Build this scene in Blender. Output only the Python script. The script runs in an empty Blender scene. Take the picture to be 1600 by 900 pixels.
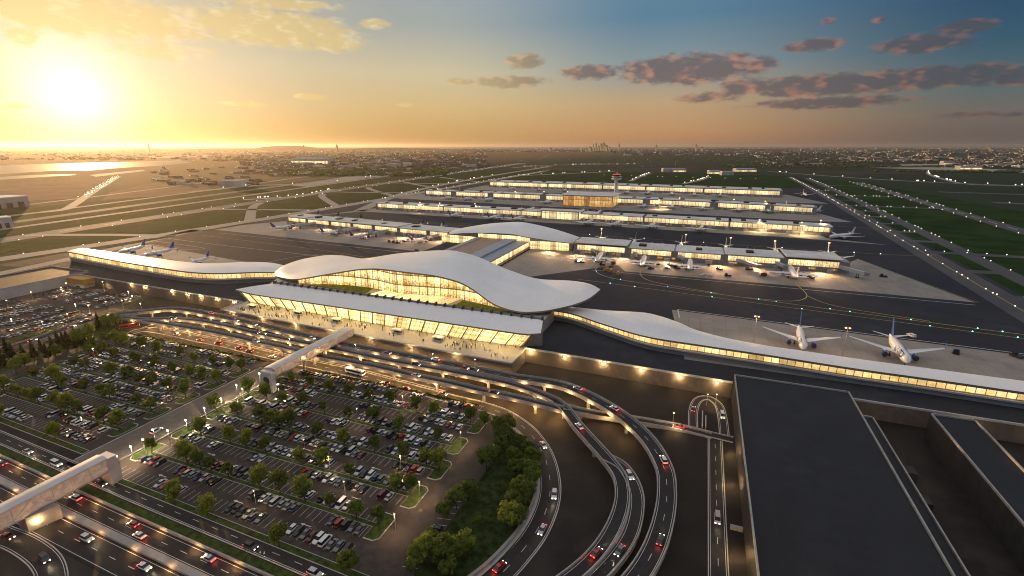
import bpy, math, random
from math import sin, cos, pi, radians, sqrt, hypot
from mathutils import Vector, Matrix
R = random.Random(11)
S = bpy.context.scene
C = S.collection
# ---------------------------------------------------------------- survey: the place was measured from the photograph
F, H = 760.0, 112.0                      # focal length in photo pixels, camera height over the airfield (z = 0)
TH = math.atan(222 / F); YAW = radians(21.1)
cT, sT = cos(TH), sin(TH)
LOW = -8.0                               # road and car park level, a storey below the airfield
def ray(px, py):
    X = (px - 800) / F; Y = (450 - py) / F
    a, b, z = X, cT + Y * sT, -sT + Y * cT
    return (a * cos(YAW) - b * sin(YAW), a * sin(YAW) + b * cos(YAW), z)
def at(px, py, z=0.0):                   # a surveyed point on a level of the site
    d = ray(px, py); t = (z - H) / d[2]
    return (d[0] * t, d[1] * t, z)
def onY(px, py, Y):
    d = ray(px, py); t = Y / d[1]
    return (d[0] * t, Y, H + d[2] * t)
def lin(c):
    return tuple(((x / 255) / 12.92 if x / 255 <= .04045 else ((x / 255 + .055) / 1.055) ** 2.4) for x in c)
# ---------------------------------------------------------------- node helpers
class NT:
    def __init__(s, tree): s.t = tree; s.n = tree.nodes; s.l = tree.links
    def new(s, typ, **kw):
        n = s.n.new(typ)
        for k, v in kw.items(): setattr(n, k, v)
        return n
    def put(s, sock, v):
        if isinstance(v, bpy.types.NodeSocket): s.l.new(v, sock)
        elif v is not None: sock.default_value = v
    def m(s, op, a=None, b=None, c=None, clamp=False):
        n = s.new('ShaderNodeMath', operation=op); n.use_clamp = clamp
        s.put(n.inputs[0], a); s.put(n.inputs[1], b); s.put(n.inputs[2], c)
        return n.outputs[0]
    def mix(s, f, a, b, typ='MIX'):
        n = s.new('ShaderNodeMix', data_type='RGBA', blend_type=typ)
        col = lambda v: (tuple(v) + (1,)) if isinstance(v, tuple) and len(v) == 3 else v
        s.put(n.inputs[0], f); s.put(n.inputs[6], col(a)); s.put(n.inputs[7], col(b))
        return n.outputs[2]
    def ramp(s, f, stops, interp='LINEAR'):
        n = s.new('ShaderNodeValToRGB'); n.color_ramp.interpolation = interp
        e = n.color_ramp.elements
        while len(e) < len(stops): e.new(.5)
        for k, (p, c) in enumerate(stops):
            e[k].position = p; e[k].color = (tuple(c) + (1,)) if len(c) == 3 else c
        s.put(n.inputs[0], f); return n.outputs[0]
    def noise(s, vec, scale, detail=3, rough=.55, dist=0):
        n = s.new('ShaderNodeTexNoise'); s.put(n.inputs['Vector'], vec)
        n.inputs['Scale'].default_value = scale; n.inputs['Detail'].default_value = detail
        n.inputs['Roughness'].default_value = rough; n.inputs['Distortion'].default_value = dist
        return n.outputs[0]
    def sstep(s, x, lo, hi):
        n = s.new('ShaderNodeMapRange', interpolation_type='SMOOTHSTEP')
        s.put(n.inputs[0], x); s.put(n.inputs[1], lo); s.put(n.inputs[2], hi)
        n.inputs[3].default_value = 0; n.inputs[4].default_value = 1
        return n.outputs[0]
MATS = {}
def mat(name, col, rough=.6, var=0.0, scale=.2, metal=0.0, spec=.5, emit=None, strength=0, coat=0.0, bump=0.0, col2=None, big=0.0):
    m = bpy.data.materials.new(name); m.use_nodes = True
    nt = NT(m.node_tree); b = nt.n['Principled BSDF']
    b.inputs['Roughness'].default_value = rough; b.inputs['Metallic'].default_value = metal
    b.inputs['Specular IOR Level'].default_value = spec
    if coat: b.inputs['Coat Weight'].default_value = coat; b.inputs['Coat Roughness'].default_value = .12
    pos = nt.new('ShaderNodeNewGeometry').outputs['Position']
    if var:
        n1 = nt.noise(pos, scale, 5, .6)
        c2 = col2 or tuple(x * (1 - var) for x in col); c1 = tuple(min(1, x * (1 + var)) for x in col)
        out = nt.mix(nt.sstep(n1, .32, .68), c2, c1)
        if big:
            n2 = nt.noise(pos, scale * .09, 4, .6)
            out = nt.mix(nt.sstep(n2, .35, .65), out, tuple(x * (1 - big) for x in col))
        nt.put(b.inputs['Base Color'], out)
        nt.put(b.inputs['Roughness'], nt.m('MULTIPLY_ADD', n1, .25, rough - .12))
    else: b.inputs['Base Color'].default_value = tuple(col) + (1,)
    if bump:
        bn = nt.new('ShaderNodeBump'); bn.inputs['Strength'].default_value = bump
        nt.put(bn.inputs['Height'], nt.noise(pos, scale * 4, 4)); nt.put(b.inputs['Normal'], bn.outputs[0])
    if emit:
        b.inputs['Emission Color'].default_value = tuple(emit) + (1,); b.inputs['Emission Strength'].default_value = strength
    MATS[name] = m
    return m
def lamp_mat(name, col, k):
    m = mat(name, (.8, .8, .8), .4, emit=col, strength=k); return m
# ---------------------------------------------------------------- materials
mat('asphalt', (.066, .053, .045), .7, .3, .35, spec=.18, bump=.05, big=.25)
mat('asphalt_road', (.034, .031, .03), .65, .25, .5, spec=.2, big=.2)
mat('tarmac', (.042, .047, .059), .8, .22, .12, spec=.06, big=.25)
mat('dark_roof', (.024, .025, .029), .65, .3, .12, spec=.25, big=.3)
mat('lower_ground', (.034, .029, .025), .75, .35, .1, spec=.15, big=.35)
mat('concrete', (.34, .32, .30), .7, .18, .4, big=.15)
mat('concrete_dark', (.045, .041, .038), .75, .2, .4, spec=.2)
mat('wall_brown', (.15, .125, .10), .8, .2, .4, big=.2)
mat('parapet', (.36, .34, .32), .65, .15, .5)
mat('plaza_stone', (.42, .40, .37), .45, .12, .5)
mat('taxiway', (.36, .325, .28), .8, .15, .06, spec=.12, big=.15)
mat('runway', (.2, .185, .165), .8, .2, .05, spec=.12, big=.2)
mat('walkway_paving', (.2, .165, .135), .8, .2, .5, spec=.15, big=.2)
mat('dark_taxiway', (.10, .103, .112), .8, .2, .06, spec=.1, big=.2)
mat('kerb', (.45, .43, .40), .7, .1, 1)
mat('verge_grass', (.048, .07, .018), .95, .45, .5, spec=.1)
mat('shade_grass', (.028, .042, .013), .95, .5, .4, spec=.08)  # verge grass darkened, shade under the island trees put into its colour
mat('lawn', (.13, .18, .025), .95, .3, .4, spec=.1)
mat('airfield_grass', (.018, .042, .012), .95, .35, .02, spec=.03)
mat('white_line', (.62, .61, .58), .6, .2, 1.5)
mat('yellow_line', (.5, .36, .08), .6, .2, 1)
mat('white_roof', (.9, .88, .85), .34, .04, .05, spec=.55)
mat('grey_roof', (.64, .63, .62), .45, .12, .06)
mat('blue_roof', (.26, .30, .36), .4, .12, .2)
mat('wall_grey', (.3, .29, .28), .6, .12, .3)
mat('wall_pale', (.52, .5, .5), .6, .1, .1)
mat('steel', (.42, .42, .42), .35, metal=.6)
mat('dark_steel', (.06, .06, .065), .4, metal=.3)
mat('mullion', (.16, .13, .10), .4)
mat('column_steel', (.24, .2, .15), .45)
mat('orange_wall', (.55, .27, .05), .6, .1, .3)
mat('plane_white', (.8, .8, .8), .28, coat=.3)
mat('tail_blue', (.02, .1, .42), .3, coat=.3)
mat('tail_navy', (.012, .03, .14), .3, coat=.3)
mat('engine_blue', (.02, .06, .34), .3, coat=.2)
mat('letter_blue', (.015, .035, .16), .4)
mat('plane_glass', (.01, .012, .016), .1)
mat('rubber', (.02, .02, .02), .8)
mat('car_glass', (.012, .014, .018), .12, spec=.7)
mat('bark', (.06, .042, .03), .9, .3, 2)
mat('clothes', (.03, .03, .04), .8)
mat('skin', (.4, .26, .19), .6)
mat('tower_red', (.5, .04, .03), .5, emit=(1, .08, .04), strength=.8)
mat('bridge_skin', (.6, .55, .52), .4, .1, .2)
mat('water', (.22, .2, .15), .5, spec=.2)
mat('city_block', (.1, .09, .08), .8, .4, .01)
mat('far_pale', (.5, .48, .45), .7, .15, .05)
mat('field_brown', (.15, .085, .05), .95, .3, .01, spec=.1)
mat('hill', (.04, .05, .035), .95, .3, .003, spec=.05)
lamp_mat('headlamp', (1, .86, .62), 9); lamp_mat('tailamp', (1, .035, .015), 6)
lamp_mat('lamp_warm', (1, .6, .24), 16); lamp_mat('lamp_white', (1, .9, .75), 40)
lamp_mat('mast_head', (1, .5, .18), 3)
lamp_mat('taxi_teal', (.16, 1, .8), 3.2); lamp_mat('taxi_white', (1, .88, .72), 3.2)
lamp_mat('city_glow', (1, .66, .36), 1.5)
# foliage: leaves of several greens, colour varies leaf clump by leaf clump
def leaf_mat(name, a, b, tr=.12):
    m = bpy.data.materials.new(name); m.use_nodes = True; nt = NT(m.node_tree); p = nt.n['Principled BSDF']
    oi = nt.new('ShaderNodeObjectInfo').outputs['Random']
    tc = nt.new('ShaderNodeTexCoord').outputs['Object']
    n1 = nt.noise(tc, .9, 3)
    c = nt.mix(nt.sstep(n1, .3, .7), a, b)
    c2 = nt.mix(nt.m('MULTIPLY', oi, .55), c, tuple(x * y for x, y in zip(b, (1.2, 1.1, .7))))
    nt.put(p.inputs['Base Color'], c2); p.inputs['Roughness'].default_value = .7; p.inputs['Specular IOR Level'].default_value = .2
    tl = nt.new('ShaderNodeBsdfTranslucent'); nt.put(tl.inputs[0], c2)
    mx = nt.new('ShaderNodeMixShader'); mx.inputs[0].default_value = .45
    nt.l.new(p.outputs[0], mx.inputs[1]); nt.l.new(tl.outputs[0], mx.inputs[2])
    nt.l.new(mx.outputs[0], nt.n['Material Output'].inputs[0]); MATS[name] = m
leaf_mat('leaf', (.12, .175, .03), (.24, .29, .05)); leaf_mat('leaf_dark', (.075, .12, .025), (.15, .19, .035))
leaf_mat('needle', (.022, .045, .018), (.045, .072, .024))
def glass_mat(name, bay, strength, clutter=.45, tint=(1, .68, .25), rows=None):
    """lit glazing: a warm room behind panes, uv in metres; mullions every `bay` metres; furniture and people as darker clutter"""
    m = bpy.data.materials.new(name); m.use_nodes = True; nt = NT(m.node_tree); p = nt.n['Principled BSDF']
    uv = nt.new('ShaderNodeUVMap').outputs[0]
    sp = nt.new('ShaderNodeSeparateXYZ'); nt.put(sp.inputs[0], uv); u, v = sp.outputs[0], sp.outputs[1]
    n1 = nt.noise(uv, .16, 2, .5); n2 = nt.noise(uv, .62, 4, .65)
    base = nt.ramp(n1, [(.25, tuple(x * y for x, y in zip(tint, (.72, .6, .5)))), (.5, tint), (.72, (1, .8, .42))])
    # darker clutter gathers near the floor of each storey
    fl = nt.m('FRACT', nt.m('DIVIDE', v, rows or 4.6))
    low = nt.sstep(fl, .75, .05)
    cl = nt.m('MULTIPLY', nt.sstep(nt.m('MULTIPLY_ADD', low, .16, n2), .55, .64), clutter)
    col = nt.mix(cl, base, (.30, .13, .035))
    wn = nt.new('ShaderNodeTexWhiteNoise', noise_dimensions='1D'); nt.put(wn.inputs[1], nt.m('FLOOR', nt.m('DIVIDE', u, bay * 2)))
    k = nt.m('MULTIPLY_ADD', wn.outputs[0], .75, .5)
    mu = nt.m('GREATER_THAN', nt.m('FRACT', nt.m('DIVIDE', u, bay)), .09)
    tr = nt.m('GREATER_THAN', fl, .05)
    lit = nt.m('MULTIPLY', nt.m('MULTIPLY', mu, tr), 1)
    k = nt.m('MULTIPLY', k, nt.m('MULTIPLY_ADD', lit, .86, .14))
    p.inputs['Base Color'].default_value = (.03, .025, .02, 1); p.inputs['Roughness'].default_value = .12
    nt.put(p.inputs['Emission Color'], col); nt.put(p.inputs['Emission Strength'], nt.m('MULTIPLY', k, strength))
    MATS[name] = m
glass_mat('glass_hall', 2.4, 2.3, .8, rows=7.5); glass_mat('glass_canopy', 3.2, 2.6, .6, rows=5)
glass_mat('glass_pier', 3.0, 1.7, .5, tint=(1, .74, .35), rows=6); glass_mat('glass_band', 3.6, 1.6, .35, rows=9)
glass_mat('glass_far', 6, 1.5, .4, tint=(1, .76, .4), rows=9); glass_mat('glass_amber', 5, .75, .3, tint=(1, .5, .13), rows=12)
# the land: parcels of grass, crops and bare earth, plus soil
def land_mat():
    m = bpy.data.materials.new('land'); m.use_nodes = True; nt = NT(m.node_tree); p = nt.n['Principled BSDF']
    pos = nt.new('ShaderNodeNewGeometry').outputs['Position']
    vo = nt.new('ShaderNodeTexVoronoi'); vo.inputs['Scale'].default_value = .0016
    mp = nt.new('ShaderNodeMapping'); mp.inputs['Scale'].default_value = (1, .62, 1); nt.put(mp.inputs[0], pos); nt.put(vo.inputs['Vector'], mp.outputs[0])
    sp = nt.new('ShaderNodeSeparateColor'); nt.put(sp.inputs[0], vo.outputs['Color'])
    c = nt.ramp(sp.outputs[0], [(0, (.012, .03, .017)), (.3, (.016, .036, .02)), (.5, (.022, .032, .022)), (.68, (.013, .026, .017)), (.86, (.04, .036, .03)), (1, (.016, .034, .02))], 'CONSTANT')
    n = nt.noise(pos, .012, 5, .62)
    c = nt.mix(nt.m('MULTIPLY', nt.sstep(n, .4, .72), .55), c, (.02, .026, .014))
    n3 = nt.noise(pos, .0009, 4, .6)
    ps = nt.new('ShaderNodeSeparateXYZ'); nt.put(ps.inputs[0], pos)
    sunward_brown = nt.m('MULTIPLY', nt.sstep(nt.m('SUBTRACT', nt.m('MULTIPLY', ps.outputs[0], -1), nt.m('MULTIPLY', n3, 1500)), 250, 1100), .75)  # browner toward the sun, its warm haze light put into the land colour
    c = nt.mix(sunward_brown, c, (.12, .072, .038))
    nt.put(p.inputs['Base Color'], c); p.inputs['Roughness'].default_value = .95; p.inputs['Specular IOR Level'].default_value = .1
    MATS['land'] = m
land_mat()
def apron_mat():                          # concrete slabs with joints
    m = MATS['concrete_apron'] = bpy.data.materials.new('concrete_apron'); m.use_nodes = True; nt = NT(m.node_tree); p = nt.n['Principled BSDF']
    pos = nt.new('ShaderNodeNewGeometry').outputs['Position']
    br = nt.new('ShaderNodeTexBrick'); br.offset = 0; nt.put(br.inputs[0], pos)
    br.inputs['Scale'].default_value = 1; br.inputs['Brick Width'].default_value = 7.6; br.inputs['Row Height'].default_value = 7.6
    br.inputs['Mortar Size'].default_value = .12
    br.inputs['Color1'].default_value = (.27, .245, .22, 1); br.inputs['Color2'].default_value = (.31, .285, .255, 1); br.inputs['Mortar'].default_value = (.19, .175, .16, 1)
    n = nt.noise(pos, .05, 5, .65)
    nt.put(p.inputs['Base Color'], nt.mix(nt.m('MULTIPLY', nt.sstep(n, .45, .75), .4), br.outputs[0], (.12, .11, .1)))
    p.inputs['Roughness'].default_value = .75; p.inputs['Specular IOR Level'].default_value = .2
apron_mat()
def tile_mat():                           # ribbed copper-brown roof of the link building
    m = MATS['ribbed_roof'] = bpy.data.materials.new('ribbed_roof'); m.use_nodes = True; nt = NT(m.node_tree); p = nt.n['Principled BSDF']
    pos = nt.new('ShaderNodeNewGeometry').outputs['Position']
    sp = nt.new('ShaderNodeSeparateXYZ'); nt.put(sp.inputs[0], pos)
    a = nt.m('GREATER_THAN', nt.m('FRACT', nt.m('DIVIDE', sp.outputs[1], 4.2)), .3)
    n = nt.noise(pos, .25, 3)
    nt.put(p.inputs['Base Color'], nt.mix(a, (.14, .09, .06), nt.mix(n, (.3, .18, .11), (.46, .3, .2)))); p.inputs['Roughness'].default_value = .5
tile_mat()
def seams(name, sx, sy, k):
    m = MATS[name]; nt = NT(m.node_tree); p = nt.n['Principled BSDF']; s_ = p.inputs['Base Color']
    src = s_.links[0].from_socket; pos = nt.new('ShaderNodeNewGeometry').outputs['Position']
    q = nt.new('ShaderNodeSeparateXYZ'); nt.put(q.inputs[0], pos)
    a = nt.m('LESS_THAN', nt.m('FRACT', nt.m('DIVIDE', q.outputs[0], sx)), .28 / sx); b = nt.m('LESS_THAN', nt.m('FRACT', nt.m('DIVIDE', q.outputs[1], sy)), .28 / sy)
    st = nt.noise(pos, .035, 6, .65); g = nt.m('MULTIPLY', nt.sstep(st, .48, .75), k * .9)
    nt.put(s_, nt.mix(nt.m('MAXIMUM', nt.m('MULTIPLY', nt.m('MAXIMUM', a, b), k), g), src, (.03, .03, .03)))
seams('white_roof', 3.6, 14.0, .06); seams('dark_roof', 6.0, 12.0, .4); seams('grey_roof', 6, 40, .2); seams('tarmac', 22, 22, .16)
CARCOL = {'white': (.72, .72, .71), 'silver': (.5, .51, .52), 'grey': (.17, .175, .18), 'black': (.014, .014, .016), 'dark blue': (.02, .035, .09), 'red': (.38, .02, .015), 'maroon': (.14, .015, .015), 'beige': (.42, .36, .28)}
for k, v in CARCOL.items(): mat('paint_' + k.replace(' ', '_'), v, .28, coat=.6, metal=.25 if k in ('silver', 'grey') else 0)
# ---------------------------------------------------------------- mesh builder
class MB:
    def __init__(s): s.v = []; s.f = []; s.mi = []; s.uv = []
    def face(s, pts, mi=0, uv=None):
        i = len(s.v); s.v += [tuple(p) for p in pts]; s.f.append(list(range(i, i + len(pts)))); s.mi.append(mi)
        s.uv.append(uv or [(p[0], p[1]) for p in pts])
    def wall(s, a, b, z0, z1, mi=0, u0=0.0, z0b=None, z1b=None):
        z0b = z0 if z0b is None else z0b; z1b = z1 if z1b is None else z1b
        L = hypot(b[0] - a[0], b[1] - a[1])
        s.face([(a[0], a[1], z0), (b[0], b[1], z0b), (b[0], b[1], z1b), (a[0], a[1], z1)], mi, [(u0, 0), (u0 + L, 0), (u0 + L, z1b - z0b), (u0, z1 - z0)])
        return u0 + L
    def prism(s, poly, z0, z1, mt=0, ms=0, bottom=False):
        A = sum(poly[i][0] * poly[(i + 1) % len(poly)][1] - poly[(i + 1) % len(poly)][0] * poly[i][1] for i in range(len(poly)))
        if A < 0: poly = poly[::-1]
        s.face([(p[0], p[1], z1) for p in poly], mt)
        if bottom: s.face([(p[0], p[1], z0) for p in poly[::-1]], ms)
        u = 0
        for i in range(len(poly)): u = s.wall(poly[i], poly[(i + 1) % len(poly)], z0, z1, ms, u)
    def box(s, x0, x1, y0, y1, z0, z1, mi=0, ms=None):
        s.prism([(x0, y0), (x1, y0), (x1, y1), (x0, y1)], z0, z1, mi, mi if ms is None else ms, True)
    def cyl(s, p0, p1, r0, r1, n=8, mi=0, caps=True):
        p0, p1 = Vector(p0), Vector(p1); d = (p1 - p0).normalized()
        a = d.orthogonal().normalized(); b = d.cross(a)
        c0 = [p0 + (a * cos(2 * pi * k / n) + b * sin(2 * pi * k / n)) * r0 for k in range(n)]
        c1 = [p1 + (a * cos(2 * pi * k / n) + b * sin(2 * pi * k / n)) * r1 for k in range(n)]
        for k in range(n): s.face([c0[k], c0[(k + 1) % n], c1[(k + 1) % n], c1[k]], mi)
        if caps: s.face(c1, mi); s.face(c0[::-1], mi)
    def ball(s, c, r, mi=0, n=6, m=4, sq=(1, 1, 1)):
        P_ = lambda i, j: (c[0] + r * sq[0] * sin(pi * i / m) * cos(2 * pi * j / n), c[1] + r * sq[1] * sin(pi * i / m) * sin(2 * pi * j / n), c[2] + r * sq[2] * cos(pi * i / m))
        for i in range(m):
            for j in range(n):
                q = [P_(i, j), P_(i + 1, j), P_(i + 1, j + 1), P_(i, j + 1)]
                if i == 0: q = [q[0], q[1], q[2]]
                elif i == m - 1: q = [q[0], q[1], q[3]]
                s.face(q, mi)
    def grid(s, rows, mi=0, wrap=False, uvs=None):
        """rows of points, shared verts so smooth shading works"""
        n = len(rows[0]); i0 = len(s.v)
        for r in rows: s.v += [tuple(p) for p in r]
        for i in range(len(rows) - 1):
            for j in range(n if wrap else n - 1):
                j2 = (j + 1) % n
                s.f.append([i0 + i * n + j, i0 + i * n + j2, i0 + (i + 1) * n + j2, i0 + (i + 1) * n + j]); s.mi.append(mi)
                s.uv.append([(rows[a][b][0], rows[a][b][1]) for a, b in ((i, j), (i, j2), (i + 1, j2), (i + 1, j))])
    def ribbon(s, pts, off0, off1, dz=0.0, mi=0):
        L, N = normals(pts)
        for i in range(len(pts) - 1):
            q = []
            for k, o in ((i, off0), (i + 1, off0), (i + 1, off1), (i, off1)):
                q.append((pts[k][0] + N[k][0] * o, pts[k][1] + N[k][1] * o, pts[k][2] + dz))
            s.face(q if off1 > off0 else q[::-1], mi)
    def beam(s, pts, off0, off1, z0, z1, mi=0, mt=None):
        """solid strip along a path between two sideways offsets and two heights"""
        L, N = normals(pts)
        sec = [(off0, z0), (off1, z0), (off1, z1), (off0, z1)]
        rows = [[(p[0] + N[k][0] * o, p[1] + N[k][1] * o, p[2] + z) for o, z in sec] for k, p in enumerate(pts)]
        for i in range(len(rows) - 1):
            for j in range(4):
                j2 = (j + 1) % 4
                s.face([rows[i][j], rows[i + 1][j], rows[i + 1][j2], rows[i][j2]], (mt if (j == 2 and mt is not None) else mi))
        s.face(rows[0], mi); s.face(rows[-1][::-1], mi)
    def build(s, name, mats, parent=None, smooth=False, link=True):
        me = bpy.data.meshes.new(name); me.from_pydata(s.v, [], s.f)
        for m in ([mats] if isinstance(mats, str) else mats): me.materials.append(MATS[m])
        me.polygons.foreach_set('material_index', s.mi)
        if smooth: me.polygons.foreach_set('use_smooth', [True] * len(s.f))
        ul = me.uv_layers.new(name='UVMap'); flat = [c for f in s.uv for p in f for c in p]
        ul.data.foreach_set('uv', flat); me.update()
        o = bpy.data.objects.new(name, me)
        if link: C.objects.link(o)
        if parent: o.parent = parent
        return o
def normals(pts):
    L = [0.0]; N = []
    for i in range(len(pts)):
        a = pts[max(0, i - 1)]; b = pts[min(len(pts) - 1, i + 1)]
        d = (b[0] - a[0], b[1] - a[1]); l = hypot(*d) or 1; N.append((-d[1] / l, d[0] / l))
        if i: L.append(L[-1] + hypot(pts[i][0] - pts[i - 1][0], pts[i][1] - pts[i - 1][1]))
    return L, N
def smooth(pts, n=8):
    out = []
    for i in range(len(pts) - 1):
        p0, p1, p2, p3 = pts[max(0, i - 1)], pts[i], pts[i + 1], pts[min(len(pts) - 1, i + 2)]
        for k in range(n):
            t = k / n
            out.append(tuple(.5 * (2 * b + (c - a) * t + (2 * a - 5 * b + 4 * c - d) * t * t + (3 * b - a - 3 * c + d) * t ** 3) for a, b, c, d in zip(p0, p1, p2, p3)))
    out.append(tuple(pts[-1])); return out
def along(pts, s):
    """point and heading at arc length s"""
    for i in range(len(pts) - 1):
        l = hypot(pts[i + 1][0] - pts[i][0], pts[i + 1][1] - pts[i][1])
        if s <= l or i == len(pts) - 2:
            t = s / (l or 1); a, b = pts[i], pts[i + 1]
            return tuple(a[k] + (b[k] - a[k]) * t for k in range(3)), math.atan2(b[1] - a[1], b[0] - a[0])
        s -= l
def plen(pts): return normals(pts)[0][-1]
def near_s(pts, p):
    L, N = normals(pts)
    return L[min(range(len(pts)), key=lambda i: hypot(pts[i][0] - p[0], pts[i][1] - p[1]))]
def tag(o, label=None, cat=None, group=None, kind=None):
    if label: o['label'] = label
    if cat: o['category'] = cat
    if group: o['group'] = group
    if kind: o['kind'] = kind
    return o
def thing(name, label, cat, loc=(0, 0, 0), rz=0.0, group=None):
    o = bpy.data.objects.new(name, None); C.objects.link(o); o.location = loc; o.rotation_euler = (0, 0, rz); o.empty_display_size = .5
    return tag(o, label, cat, group)
def kids(o): return [c for c in o.children]
def dup(root, loc, rz, label, group=None, sc=None):
    def cp(o, par):
        c = o.copy(); C.objects.link(c)
        if par: c.parent = par
        for ch in kids(o): cp(ch, c)
        return c
    c = cp(root, None); c.location = loc; c.rotation_euler = (0, 0, rz); c['label'] = label
    if group: c['group'] = group
    if sc: c.scale = (sc,) * 3 if isinstance(sc, (int, float)) else sc
    return c
def struct(name, mb, mats): return tag(mb.build(name, mats), kind='structure')
def lamp(kind, loc, energy, col, size=.3, rot=None, spot=None, blend=.5):
    d = bpy.data.lights.new('light', kind); d.energy = energy; d.color = col
    if kind in ('POINT', 'SPOT'): d.shadow_soft_size = size
    if kind == 'SPOT': d.spot_size = spot or 2.4; d.spot_blend = blend
    o = bpy.data.objects.new('light', d); o.location = loc
    if rot: o.rotation_euler = rot
    C.objects.link(o); return o
ORD = lambda n: {1: 'first', 2: 'second', 3: 'third', 4: 'fourth', 5: 'fifth', 6: 'sixth', 7: 'seventh', 8: 'eighth', 9: 'ninth', 10: 'tenth', 11: 'eleventh', 12: 'twelfth'}.get(n) or (str(n) + ('th' if 10 <= n % 100 <= 20 else {1: 'st', 2: 'nd', 3: 'rd'}.get(n % 10, 'th')))
WARM = (1, .64, .28)
# ================================================================ LAND
BIG = 60000
edge = [(-BIG, 150), (-577, 150), (-577, 266), (-520.5, 266), (-520.5, 256), (-311, 249.5), (-311, 231.5), (-86, 222), (-86, 244), (23.4, 240.8), (72, 243), (BIG, 243)]
mb = MB(); mb.face([(x, y, 0) for x, y in edge] + [(BIG, BIG, 0), (-BIG, BIG, 0)]); struct('ground', mb, 'land')
mb = MB(); mb.face([(x, y, LOW) for x, y in ((-900, -400), (900, -400), (900, 300), (-900, 300))]); struct('lower_ground', mb, 'lower_ground')
def sheet(name, polys, m, z=0.02, kind='structure'):
    b = MB()
    for p in polys: b.face([(q[0], q[1], z) for q in p])
    return tag(b.build(name, m), kind=kind)
def px_poly(pts, z=0.0): return [at(*p, z)[:2] for p in pts]
def rect(x0, x1, y0, y1): return [(x0, y0), (x1, y0), (x1, y1), (x0, y1)]
# terminal apron: dark tarmac with pale concrete stands round the piers
sheet('apron', [[(-640, 251), (-520, 256.2), (-311, 249.7), (-311, 231.7), (-86, 222.2), (-86, 244.2), (23.4, 241), (72, 243.2), (600, 243.2), (240, 300), (238, 440), (262, 900), (296, 1560), (-640, 1420)]], 'tarmac', .03)
sheet('apron_concrete', [
    [(-578, 300), (-400, 298), (-395, 345), (-600, 372)],
    [(-650, 480), (-283, 455), (-283, 530), (-600, 575)],
    [(-176, 352), (-70, 470), (-60, 447), (106, 448), (198, 446), (156, 585), (130, 540), (-175, 520)],
    [(-12, 347), (240, 331), (240, 262), (0, 262)],
    [(-600, 640), (-560, 715), (100, 700), (210, 685), (152, 711), (150, 740), (-560, 790)],
    [(-640, 930), (170, 870), (218, 880), (188, 990), (-640, 1040)],
    [(-600, 1190), (175, 1140), (240, 1155), (190, 1330), (-600, 1340)]], 'concrete_apron', .06)
# taxiways and runways
def strips(name, rows, m, z):
    b = MB()
    for pts, w in rows:
        q = smooth([(p[0], p[1], z) for p in pts], 6) if len(pts) > 2 else [(p[0], p[1], z) for p in pts]
        b.ribbon(q, -w / 2, w / 2)
    return struct(name, b, m)
TA = [(205, 150), (219.6, 432), (246, 900), (279, 1550), (300, 2100)]
TB = [(252, 250), (266, 534), (290, 930), (321, 1464), (345, 2050)]
RC = [(392, 400), (413, 863), (429, 1230), (455, 1900)]
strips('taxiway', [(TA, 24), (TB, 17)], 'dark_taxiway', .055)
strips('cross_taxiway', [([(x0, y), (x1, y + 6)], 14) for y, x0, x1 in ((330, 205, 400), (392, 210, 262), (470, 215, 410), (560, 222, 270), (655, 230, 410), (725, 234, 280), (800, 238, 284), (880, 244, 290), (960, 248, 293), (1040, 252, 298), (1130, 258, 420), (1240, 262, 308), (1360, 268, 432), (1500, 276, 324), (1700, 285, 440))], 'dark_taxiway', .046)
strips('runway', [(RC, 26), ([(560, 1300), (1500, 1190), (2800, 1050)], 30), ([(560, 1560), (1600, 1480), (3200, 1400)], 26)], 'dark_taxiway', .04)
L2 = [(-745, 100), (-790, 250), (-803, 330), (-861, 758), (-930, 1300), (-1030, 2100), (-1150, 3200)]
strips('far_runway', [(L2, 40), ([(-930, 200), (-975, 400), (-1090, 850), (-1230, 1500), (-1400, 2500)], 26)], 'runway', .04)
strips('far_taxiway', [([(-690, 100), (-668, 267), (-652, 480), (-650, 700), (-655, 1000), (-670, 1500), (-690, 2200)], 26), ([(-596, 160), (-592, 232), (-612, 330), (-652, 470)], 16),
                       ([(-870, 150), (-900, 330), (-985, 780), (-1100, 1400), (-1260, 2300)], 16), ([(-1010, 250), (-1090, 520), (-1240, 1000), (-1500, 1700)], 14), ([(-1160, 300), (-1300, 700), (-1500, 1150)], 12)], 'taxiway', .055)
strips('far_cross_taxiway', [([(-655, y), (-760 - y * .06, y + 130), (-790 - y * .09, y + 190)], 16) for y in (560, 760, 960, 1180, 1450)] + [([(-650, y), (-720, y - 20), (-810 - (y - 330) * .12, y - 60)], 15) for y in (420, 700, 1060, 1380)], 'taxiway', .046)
sheet('grass_island', [[(-637, 330), (-640, 420), (-636, 430), (-628, 420), (-626, 345)], [(-636, 462), (-640, 540), (-634, 560), (-627, 540), (-628, 470)]], 'airfield_grass', .07)
# airfield grass between the runways reads greener than the farmland
sheet('airfield_turf', [[(-1150, 160), (-640, 160), (-640, 1420), (-700, 2300), (-1300, 2300)], [(230, 246), (600, 246), (470, 2000), (296, 2000), (262, 900)], [(-640, 1425), (296, 1565), (330, 2200), (-700, 2300)]], 'airfield_grass', .015)
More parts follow.
